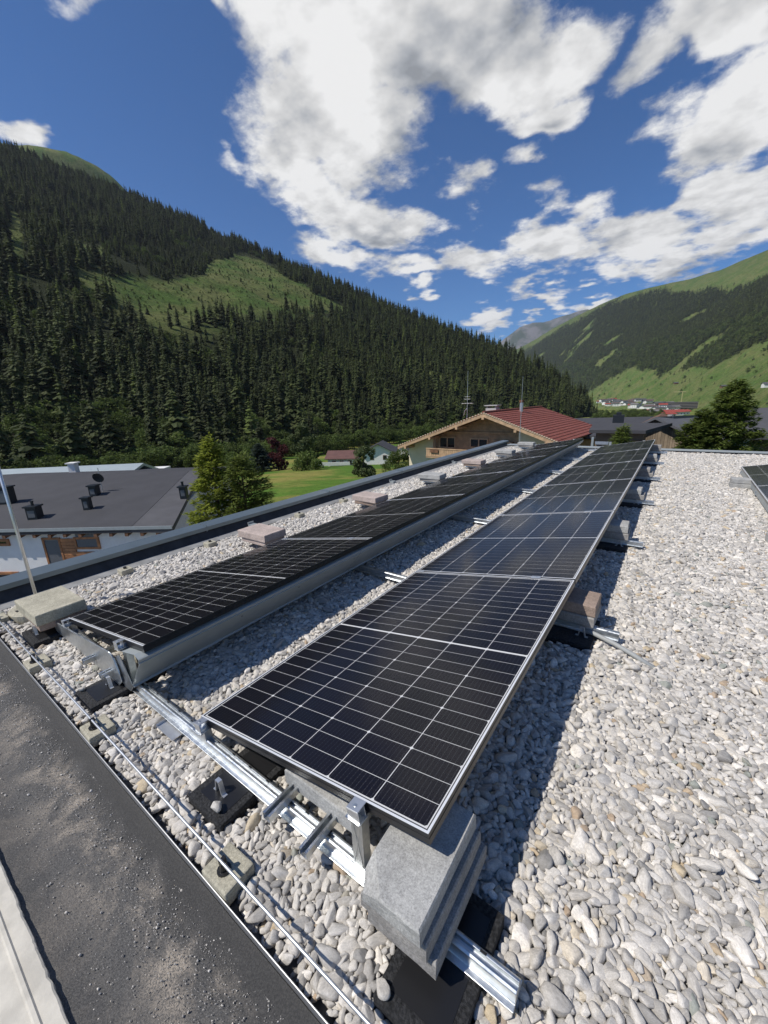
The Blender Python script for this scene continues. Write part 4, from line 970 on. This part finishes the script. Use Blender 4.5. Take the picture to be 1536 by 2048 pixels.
while x < xr-.14:
    zt_ = za-.17-(za-zr)*x/xr if x > 0 else za-.17-(za-zl)*x/xl
    w_ = .125+.03*math.sin(j*7.3); MB().box(x, x+w_-.012, -.012-.006*(j % 2), .018, 0, zt_-.02).build('plank', M_plank, bn_); x += w_; j += 1
pc = on_v(1341, 830, 26); MB().tube([(pc.x-ap.x, 2.4, za-.6), (pc.x-ap.x, 2.4, pc.z+9.0)], .14, 10).build('flue', mat('grey_flue', (.32, .31, .30), .7), bn_)
# white houses at the right margin
for i, (px, py, r_, w, h, lab) in enumerate(((1525, 905, 42, 6, 4.3, 'pale house cut off at the right edge, nearest'), (1500, 900, 75, 8, 5.5, 'white house seen through the big tree at right'), (1545, 862, 120, 9, 5., 'grey roofed house far right above the pale one'))):
    q = at_r(px, py, r_); simple_house('white_house', lab, (q.x, q.y, q.z-2.5), R(12+9*i), w, 7, h, 1.5, .6, M_render, M_rooff if i else M_roofl, windows=[(-1.5, 2.6, 1.1, 1.2), (1.4, 2.6, 1.1, 1.2)])
hb = at_r(1535, 770, 900); simple_house('white_house', 'lone white hut on the green slope at right edge', (hb.x, hb.y, hb.z-4), R(20), 12, 9, 6, 2.4, 1, M_render, M_roofl)
# two houses beyond the meadow
q = at_r(690, 932, 128); simple_house('white_house', 'white house with brown roof beyond the meadow', (q.x, q.y, q.z-.3), R(28), 9, 7.5, 3.6, 1.7, .8, M_render, mat('brown_roof', (.12, .055, .045), .7, var=.15, vscale=.5), windows=[(-2.5, 1.3, 1.2, 1.3), (0, 1.3, 1.2, 1.3), (2.5, 1.3, 1.2, 1.3)])
q = at_r(668, 928, 122); q.x -= 1.5
o = MB().box(-6, 6, -.15, .15, 0, 1.0).build('garden_wall', M_render, loc=(q.x, q.y, q.z-.6)); o.rotation_euler = (0, 0, R(35)); tag(o, 'low white garden wall left of the brown-roofed house', 'wall')
q = at_r(762, 928, 122); r_ = simple_house('white_house', 'taller white house with dark grey roof beyond the meadow', (q.x, q.y, q.z-.3), R(118), 9.5, 8.5, 4.8, 2.2, .9, M_render, M_rooff, windows=[(-2.4, 2.6, 1.2, 1.3), (1.0, 2.6, 1.2, 1.3)])
for fx in (-1.9, 1.9): o = MB().box(-9.5/2-.07, -9.5/2-.004, fx-.55, fx+.55, 2.3, 3.6).build('window', M_woodd, r_); MB().box(-9.5/2-.09, -9.5/2-.071, fx-.45, fx+.45, 2.4, 3.5).build('pane', M_glassw, o)
q = at_r(812, 905, 150); simple_house('white_house', 'dark-roofed house half hidden left of the chalet', (q.x, q.y, q.z-3), R(100), 10, 8, 4.5, 2, .9, M_render, M_rooff)

# ------------------------------------------------------------------ village in the valley
rv = random.Random(21)
M_vr = [mat('village_roof_%d' % i, c, .8) for i, c in enumerate(((.10, .07, .06), (.07, .07, .075), (.28, .05, .035), (.16, .15, .145)))]
cols = ['brown', 'dark grey', 'red', 'light grey']
def village_house(px, py, r_, w, d, h, ci, rz):
    q = at_r(px, py, r_); hh = math.degrees(math.atan2(q.x-CAM.x, q.y-CAM.y))
    r = tag(empty('village_house', (q.x, q.y, q.z-3), rz), 'small white village house with %s roof in the far valley' % cols[ci], 'house', 'village houses with %s roofs' % cols[ci])
    MB().prism([(-d/2, 0), (d/2, 0), (d/2, h), (0, h+d*.18), (-d/2, h)], 'x', -w/2, w/2).build('wall', M_render, r)
    for sg in (-1, 1):
        y1 = sg*(d/2+1.4); q4 = [(-w/2-1.4, 0, h+d*.18+.15), (w/2+1.4, 0, h+d*.18+.15), (w/2+1.4, y1, h-.5+.15), (-w/2-1.4, y1, h-.5+.15)]
        thick(MB(), q4 if sg < 0 else q4[::-1], .4).build('roof', M_vr[ci], r)
    mb = MB()
    for fl_ in range(max(1, int(h/3.2))):
        for fx_ in np.arange(-w/2+1.8, w/2-1, 4.2): mb.box(fx_, fx_+1.1, -d/2-.15, -d/2-.02, 1.2+fl_*3.0, 2.6+fl_*3.0)
    mb.build('windows', M_glassw, r)
for (x0, x1, ya, yb, n, r0_, r1_) in ((1198, 1242, 800, 806, 9, 1500, 1650), (1208, 1262, 806, 812, 10, 1350, 1480), (1240, 1312, 800, 808, 11, 1350, 1500), (1260, 1330, 808, 818, 11, 1180, 1330), (1300, 1362, 812, 822, 8, 1050, 1200), (1320, 1385, 806, 812, 6, 1250, 1350), (1290, 1330, 822, 826, 3, 950, 1000)):
    for i in range(n):
        px = x0+(x1-x0)*(i+rv.uniform(.1, .9))/n; village_house(px, rv.uniform(ya, yb), rv.uniform(r0_, r1_), rv.uniform(13, 22), rv.uniform(10, 15), rv.choice((6, 6, 9)), rv.choices((0, 1, 2, 3), (6, 3, 1, 2))[0], R(rv.uniform(-25, 60)))
for i, (px, py, r_, w, d, h, ci) in enumerate(((1310, 824, 900, 15, 11, 5, 3), (1345, 826, 700, 22, 14, 5, 2), (1362, 825, 760, 18, 12, 5, 2), (1333, 829, 620, 16, 10, 4, 2), (1410, 824, 560, 9, 8, 4, 1))): village_house(px, py, r_, w, d, h, ci, R(15+8*i))
q = at_r(1352, 814, 1150); r_ = tag(empty('apartment_building', (q.x, q.y, q.z-4), R(8)), 'long dark multi-storey building in the middle of the village', 'building')
MB().box(-40, 38, -9, 9, 0, 14).build('wall', mat('dark_facade', (.07, .065, .06), .8), r_)
mb = MB()
for fl_ in range(4): mb.box(-41, 39, -10.2, -9.05, 2.6+fl_*3.2, 3.3+fl_*3.2)
mb.build('balcony', mat('grey_band', (.30, .28, .26), .8), r_)
MB().box(-41, 39, -10, 10, 14.01, 14.7).build('roof', M_roofl, r_)
q = at_r(1362, 806, 1150); o = tag(empty('tower_crane', (q.x, q.y, q.z-6)), 'yellow tower crane standing over the village', 'crane')
M_yel = mat('crane_yellow', (.45, .38, .20), .5)
MB().box(-.5, .5, -.5, .5, 0, 30).build('mast', M_yel, o); MB().box(-16, 6, -.4, .4, 30.01, 31.0).build('jib', M_yel, o)
for i, (px, py, r_) in enumerate(((1352, 767, 1500), (1448, 774, 1000))):
    q = at_r(px, py, r_); simple_house('hay_barn', '%s small dark hay barn on the green valley slope' % ['left', 'right'][i], (q.x, q.y, q.z-2), R(20), 10, 8, 4, 1.8, .8, M_woodd, M_vr[1], cat='barn')
q = at_r(757, 695, 640); o = MB().tube([(0, 0, -6), (0, 0, 28)], [.5, .3], 8).build('pale_mast', M_alu, loc=(q.x, q.y, q.z)); tag(o, 'thin pale mast rising from the forest slope', 'mast')

# ------------------------------------------------------------------ trees
def leaf_mat(name, dark, light, rnd=.25, trans=.25, spec=.2):
    def fn(T, b, oc):
        r = T.new('ShaderNodeObjectInfo').outputs['Random']; g_ = T.new('ShaderNodeNewGeometry').outputs['Random Per Island']; n = T.noise(oc, .6, 3, .6)[0]
        f = T.math('ADD', T.math('MULTIPLY', g_, .55), T.math('MULTIPLY', n, .45))
        c = T.mix(f, (*dark, 1), (*light, 1)); c = T.vmath('SCALE', c, sc=T.rng(r, 0, 1, 1-rnd, 1+rnd, False))
        T.l.new(c, b.inputs['Base Color'])
        if trans:
            tr = T.new('ShaderNodeBsdfTranslucent'); T.l.new(T.vmath('SCALE', c, sc=1.3), tr.inputs[0]); mx = T.new('ShaderNodeMixShader'); mx.inputs[0].default_value = trans
            out = [q for q in T.n if q.type == 'OUTPUT_MATERIAL'][0]; T.l.new(b.outputs[0], mx.inputs[1]); T.l.new(tr.outputs[0], mx.inputs[2]); T.l.new(mx.outputs[0], out.inputs[0])
    return mat(name, rough=.75, spec=spec, fn=fn)
M_bark = mat('bark', (.075, .055, .04), .9, var=.3, vscale=5)
M_spr = leaf_mat('spruce_needles', (.016, .029, .011), (.085, .098, .027), .5, .2)
M_spl = leaf_mat('light_spruce_needles', (.040, .066, .017), (.150, .178, .042), .35, .25)
M_brd = leaf_mat('broad_leaves', (.036, .064, .015), (.130, .165, .042), .45, .3)
M_near = leaf_mat('near_needles', (.10, .135, .018), (.30, .33, .05), .1, .4)
M_nearD = leaf_mat('near_needles_dark', (.046, .076, .018), (.185, .228, .050), .1, .4)
M_purp = leaf_mat('copper_leaves', (.035, .010, .012), (.10, .028, .030), .1, .3)
M_will = leaf_mat('willow_leaves', (.05, .075, .028), (.14, .165, .07), .1, .3)
def spruce(seed, tiers=22, per=8, h=1.0, rad=None):
    """unit-high spruce: drooping ragged boughs round a trunk"""
    rr = random.Random(seed); mb = MB(); bare = rr.uniform(.03, .2); rad = rad or rr.uniform(.105, .175); pw = rr.uniform(.55, .85)
    for k in range(tiers):
        t = k/(tiers-1); z = bare+(1-bare)*t*.985; rk = rad*(1-t)**pw*rr.uniform(.66, 1.22)+.006; n = max(4, int(per*(1-.45*t)))
        a0 = rr.uniform(0, 6.28)
        for i in range(n):
            a = a0+6.283*i/n+rr.uniform(-.3, .3); L = rk*rr.uniform(.7, 1.22); dz = -L*rr.uniform(.25, .75); wd = L*rr.uniform(.30, .48)
            ca, sa = math.cos(a), math.sin(a); z1 = z+rr.uniform(-.01, .01)
            p0 = (0, 0, z1+.012); pm = (ca*L*.55, sa*L*.55, z1+dz*.38); p1 = (ca*L, sa*L, z1+dz)
            l_ = (pm[0]-sa*wd, pm[1]+ca*wd, pm[2]-wd*.45); r_ = (pm[0]+sa*wd, pm[1]-ca*wd, pm[2]-wd*.45)
            l2 = (p1[0]*.86-sa*wd*.5, p1[1]*.86+ca*wd*.5, p1[2]-wd*.2); r2 = (p1[0]*.86+sa*wd*.5, p1[1]*.86-ca*wd*.5, p1[2]-wd*.2)
            mb.add([p0, l_, pm, r_, p1, l2, r2], [(0, 1, 2), (0, 2, 3), (1, 5, 2), (2, 6, 3), (2, 5, 4), (2, 4, 6)])
    mb.tube([(0, 0, .97), (0, 0, 1.0)], [.006, .001], 4); return mb
def trunk_mb(r=.011, h=.96): return MB().tube([(0, 0, -.03), (0, 0, h*.5), (0, 0, h)], [r, r*.6, r*.12], 6)
def leaf_cloud(mb, centres, n, size, rr, squash=.8):
    for _ in range(n):
        (cx, cy, cz, R_) = rr.choice(centres)
        d = Vector((rr.gauss(0, 1), rr.gauss(0, 1), rr.gauss(0, 1))).normalized()*R_*(rr.uniform(.25, 1)**.45); p = Vector((cx, cy, cz))+Vector((d.x, d.y, d.z*squash))
        a = Vector((rr.gauss(0, 1), rr.gauss(0, 1), rr.gauss(0, .6))).normalized(); b = a.cross(Vector((rr.gauss(0, 1), rr.gauss(0, 1), rr.gauss(0, 1)))).normalized(); s = size*rr.uniform(.6, 1.3)
        mb.add([p-a*s, p+b*s*.55, p+a*s, p-b*s*.55], [(0, 1, 2, 3)])
    return mb
def broad(seed, n=700, size=.035):
    rr = random.Random(seed); cs = []
    for k in range(13):
        a = rr.uniform(0, 6.28); z = rr.uniform(.28, .88); q = .30*math.sin(min(1, (z-.1)/.85)*math.pi)**.7*rr.uniform(.3, 1); cs.append((q*math.cos(a), q*math.sin(a), z, rr.uniform(.10, .19)))
    return leaf_cloud(MB(), cs, n, size, rr)
def with_trunk(mb, mleaf, name, trunk=None):
    t = trunk or trunk_mb(); o = len(mb.v); mb.v += t.v; mb.f += [tuple(i+o for i in f) for f in t.f]; mb.m += [1]*len(t.f); return mb.mesh(name, [mleaf, M_bark])
CROWN = [spruce(s).mesh('crown', M_spl if s == 5 else M_spr) for s in range(6)]; TRUNK = trunk_mb().mesh('trunk', M_bark)
SPR = [with_trunk(spruce(s), M_spl if s == 5 else M_spr, 'spruce') for s in range(6)]; BRD = [with_trunk(broad(40+s), M_brd, 'broadleaf', trunk_mb(.02, .6)) for s in range(4)]
SPRF = [with_trunk(spruce(80+s, 9, 6, rad=.19), M_spr, 'spruce_far') for s in range(3)]
g = np.random.default_rng(31)
# left slope
tp, tr_, ts_, ti_ = [], [], [], []
hR = np.array([a for a, b in RF_L])
sp = 6.5; ext = 1250
gx_, gy_ = np.meshgrid(np.arange(-ext, 60, sp), np.arange(-150, ext, sp)); gx_ = (gx_+g.uniform(-.45, .45, gx_.shape)*sp).ravel(); gy_ = (gy_+g.uniform(-.45, .45, gy_.shape)*sp).ravel()
rr_ = np.hypot(gx_-CAM.x, gy_-CAM.y); hh_ = np.degrees(np.arctan2(gx_-CAM.x, gy_-CAM.y))
sel = (hh_ > -92) & (hh_ < -7.8)
rf_ = np.interp(hh_, [a for a, b in RF_L], [b for a, b in RF_L]); rc_ = np.interp(hh_, [a for a, b in RC_L], [b for a, b in RC_L])
tt_ = (rr_-rf_)/(rc_-rf_); sel &= (tt_ > -.02) & (tt_ < 1.02)
rr2 = random.Random(5)
for h, t, r in zip(hh_[sel], tt_[sel], rr_[sel]):
    x, y, z = left_point(h, max(0, t)); px, py = to_px((x, y, z))
    if px < -120: continue
    if clearing(px, py, 14):
        if rr2.random() < .55:
            k = 6+rr2.randrange(4) if rr2.random() < .9 else rr2.randrange(6); s = rr2.uniform(1.0, 3.2) if k > 5 else rr2.uniform(3, 8)
            tp.append((x, y, z-.3)); tr_.append((0, 0, rr2.uniform(0, 6.28))); ts_.append((s*1.5, s*1.5, s)); ti_.append(k)
        continue
    gap = fbm(x, y, 70, 3, 6.)
    if gap < -.55 and t > .1: continue
    foot = t < .055+.05*fbm(x, y, 60, 2, 2.)
    if foot and rr2.random() < .62: k = 6+rr2.randrange(4); s = rr2.uniform(7, 13)
    else:
        k = rr2.choice((0, 1, 2, 3, 4, 0, 1, 2, 3, 4, 5)); s = rr2.uniform(13, 27)*(1 if rr2.random() > .28 else rr2.uniform(.4, .7))
        if py < 560 and 100 < px < 460 and clearing(px, py+70): s *= .55           # young trees above the clearing
    if k < 6 and clearing(*to_px((x, y, z+s))) and rr2.random() < .72: continue
    if k < 6 and t > .12 and fbm(x, y, 90, 3, 12.) > .42 and rr2.random() < .5: k = 6+rr2.randrange(4); s = rr2.uniform(6, 12)
    w = rr2.uniform(.72, 1.35)*(1.15 if k < 6 else 1.25)
    tp.append((x, y, z-.8)); tr_.append((0, 0, rr2.uniform(0, 6.28))); ts_.append((s*w, s*w, s)); ti_.append(k)
# undergrowth at the foot, right down to the meadow
for _ in range(1000):
    h = rr2.uniform(-90, -12); rf = interp(h, RF_L); r = rf*rr2.uniform(.86, 1.12); x, y = polar(h, r); q = left_point(h, max(0, (r-rf)/(interp(h, RC_L)-rf)))
    z = max(ground_z(r), q[2] if r > rf else -999); s = rr2.uniform(5, 10); tp.append((x, y, z-.6)); tr_.append((0, 0, rr2.uniform(0, 6.28))); ts_.append((s*1.3, s*1.3, s)); ti_.append(6+rr2.randrange(4))
tp, tr_, ts_, ti_ = map(np.array, (tp, tr_, ts_, ti_))
tv = np.array([to_px(p) for p in tp]); okv = (tv[:, 0] > 5) & (tv[:, 0] < 1200) & (ti_ < 6)
sc_ = np.where(okv, ts_[:, 2]/np.hypot(tp[:, 0], tp[:, 1]), 0); bigt = np.argsort(-sc_)[:300]; restt = np.setdiff1d(np.arange(len(tp)), bigt)
for i in bigt:
    r = tag(empty('spruce_tree', tuple(tp[i])), 'tall dark spruce among the nearest trees of the forest slope', 'tree', 'spruces on the near forest slope')
    r.rotation_euler = tuple(tr_[i]); r.scale = tuple(ts_[i]); link('trunk', TRUNK, r); link('crown', CROWN[ti_[i]], r)
kind(scatter('forest', tp[restt], tr_[restt], ts_[restt], ti_[restt], SPR+BRD), 'stuff')
# right-hand mountain: forest belts, single trees on the meadows
tp, tr_, ts_, ti_ = [], [], [], []
for _ in range(90000):
    h = rr2.uniform(-17.5, 8.); t = rr2.random()**.75
    p = right_point(h, t)
    dn = r_forest(p, h, t)
    if rr2.random() > max(.014 if t < .8 else 0, dn*.80): continue
    s = rr2.uniform(8, 25) if dn > .3 else rr2.uniform(6, 14)
    tp.append((p[0], p[1], p[2]-1)); tr_.append((0, 0, rr2.uniform(0, 6.28))); ts_.append((s*1.35, s*1.35, s)); ti_.append(rr2.choice((0, 1, 2, 5, 5, 3) if t < .45 else (0, 1, 2, 0, 1, 5)))
for _ in range(700):                          # trees and bushes along the valley floor
    px = rr2.uniform(1175, 1330); r = rr2.uniform(420, 1000); h = math.degrees(math.atan2(ray(px, 820).x, ray(px, 820).y))
    x, y = polar(h, r)
    if fbm(x, y, 60, 3, 5.) < .12: continue
    s = rr2.uniform(5, 10); tp.append((x, y, ground_z(r)-.5)); tr_.append((0, 0, rr2.uniform(0, 6.28))); ts_.append((s*1.4, s*1.4, s)); ti_.append(3+rr2.randrange(2))
kind(scatter('far_forest', tp, tr_, ts_, ti_, SPRF+BRD[:2]+[with_trunk(spruce(90, 9, 6, rad=.19), M_spl, 'spruce_far')]), 'stuff')

# trees that stand near
def near_conifer(name, label, x, y, ztop, zbase, rad, mleaf, seed, nb=150, spray=26, ls=.075, lean=0., open_=1.0, power=.75):
    rr = random.Random(seed); H = ztop-zbase; r = tag(empty(name, (x, y, zbase)), label, 'tree')
    tk = MB().tube([(0, 0, -.3), (lean*.3, 0, H*.4), (lean, 0, H*.96)], [.02*H, .013*H, .01], 8); lv = MB()
    for k in range(nb):
        t = (k+.5)/nb; z = H*(.06+.93*t); a = k*2.39996+rr.uniform(-.4, .4); L = rad*((1-t)**power)*rr.uniform(.62, 1.18)+.10; up = rr.uniform(-.25, .25)+.35*t
        cx = lean*t; ca, sa = math.cos(a), math.sin(a); dirv = Vector((ca, sa, up)).normalized(); side = Vector((-sa, ca, 0))
        tip = Vector((cx, 0, z))+dirv*L+Vector((0, 0, -.12*L)); tk.tube([(cx, 0, z), tuple(Vector((cx, 0, z))+dirv*L*.5), tuple(tip)], [.012*L+.006, .008*L+.003, .002], 4)
        n = max(8, int(spray*L/rad*1.6))
        for i in range(n):
            f = rr.uniform(.16, 1.03)**.8; p = Vector((cx, 0, z))+dirv*L*f+Vector((0, 0, -.12*L*f*f)); sd = rr.choice((-1, 1)); wsp = L*.36*(1.08-f)+.05
            q = p+side*sd*rr.uniform(0, wsp)+Vector((0, 0, rr.gauss(-.02, .05)))
            for j in range(3):
                ax = (dirv*rr.uniform(.4, 1)+side*sd*rr.uniform(.2, .9)+Vector((0, 0, rr.uniform(-.5, .35)))).normalized(); b = ax.cross(Vector((rr.gauss(0, .4), rr.gauss(0, .4), 1))).normalized(); s = ls*rr.uniform(.7, 1.5)
                o_ = q+Vector((rr.gauss(0, .05), rr.gauss(0, .05), rr.gauss(0, .04)))*open_
                lv.add([o_-ax*s, o_+b*s*.30, o_+ax*s*1.25, o_-b*s*.30], [(0, 1, 2, 3)])
    tk.build('trunk', M_bark, r); lv.build('crown', mleaf, r); return r
q = at_r(415, 872, 14.6); near_conifer('larch_tree', 'bright yellow-green conifer in front of the left dark roof', q.x, q.y, q.z, -7.6, 2.3, M_near, 1, 230, 58, .075, power=.8)
q = at_r(478, 908, 14.0); near_conifer('spruce_tree', 'darker bushy conifer right of the bright yellow-green one', q.x, q.y, q.z, -7.6, 2.0, leaf_mat('near_needles_mid', (.05, .08, .015), (.17, .20, .04), .1, .35), 2, 190, 52, .07, power=.55)
q = at_r(1488, 757, 24.0); near_conifer('yew_tree', 'large dense dark conifer at right behind the gravel roof edge', q.x-.2, q.y, q.z, -8.0, 2.9, M_nearD, 3, 280, 95, .085, power=.62)
q = at_r(1415, 800, 23.0); near_conifer('yew_tree', 'lower spreading conifer left of the large dark one at right', q.x, q.y, q.z-.35, -8.0, 2.3, M_nearD, 4, 220, 80, .085, power=.55)
q = at_r(1247, 848, 16.0); near_conifer('spruce_tree', 'small dark conifer between red roof and wooden barn', q.x, q.y, q.z, -7.5, 1.3, M_nearD, 5, 200, 60, .06, power=.62)
def bush(name, label, px, ytop, r_, H, wid, mleaf, seed, n=2600, size=.028):
    q = at_r(px, ytop, r_); rr = random.Random(seed); r = tag(empty(name, (q.x, q.y, q.z-H)), label, 'tree' if H > 4 else 'bush')
    cs = []
    for k in range(16):
        a = rr.uniform(0, 6.28); z = rr.uniform(.16, .86); w_ = wid*math.sin(min(1, (z+.12)/1.1)*math.pi)**.6*rr.uniform(.2, .8); cs.append((w_*math.cos(a), w_*math.sin(a), z*H, rr.uniform(.3, .5)*wid))
    leaf_cloud(MB(), cs, n, size*H, rr).build('crown', mleaf, r); MB().tube([(0, 0, -.5), (0, 0, H*.5), (.1, 0, H*.8)], [.025*H, .018*H, .005*H], 7).build('trunk', M_bark, r); return r
near_c = near_conifer
q = at_r(515, 888, 118); near_conifer('spruce_tree', 'blue-grey spruce left of the copper tree beyond the meadow', q.x, q.y, q.z, ground_z(118), 3.9, leaf_mat('blue_needles', (.035, .055, .04), (.085, .11, .085), .1), 6, 150, 26, .42, power=.6)
bush('copper_beech', 'dark red copper tree at the upper end of the meadow', 550, 866, 122, 12, 3.8, M_purp, 7)
bush('birch_tree', 'tall light green tree right of the copper tree', 600, 838, 112, 15, 3.8, M_will, 8, 3200)
bush('round_bush', 'round green bush below the tall light tree', 612, 898, 104, 6.5, 4.2, M_brd, 9, 3000, .04)
bush('willow_tree', 'pale willow-like tree in front of the white house', 725, 884, 74, 7.2, 2.5, M_will, 10, 3600, .03)
bush('round_bush', 'dense green bush left of the chalet wall', 795, 898, 58, 4.3, 2.3, M_brd, 11, 3600, .03)
bush('garden_bush', 'small bush by the white house corner', 770, 922, 78, 2.2, 1.2, M_brd, 12, 900, .05)
bush('garden_bush', 'dark bush cluster at the upper left of the meadow', 470, 905, 110, 8, 6, M_brd, 13, 3000, .035)

# ------------------------------------------------------------------ air
hz = MB().box(-9100, 9100, -9100, 9100, -117, 1400).build('haze', None if False else [])
hm_ = bpy.data.materials.new('haze'); hm_.use_nodes = True; T = NT(hm_.node_tree); T.n.clear()
pv = T.new('ShaderNodeVolumePrincipled'); pv.inputs['Color'].default_value = (.80, .88, 1, 1); pv.inputs['Density'].default_value = 4.2e-5; pv.inputs['Anisotropy'].default_value = .2
T.l.new(pv.outputs[0], T.new('ShaderNodeOutputMaterial').inputs['Volume']); hz.data.materials.append(hm_); kind(hz, 'stuff')
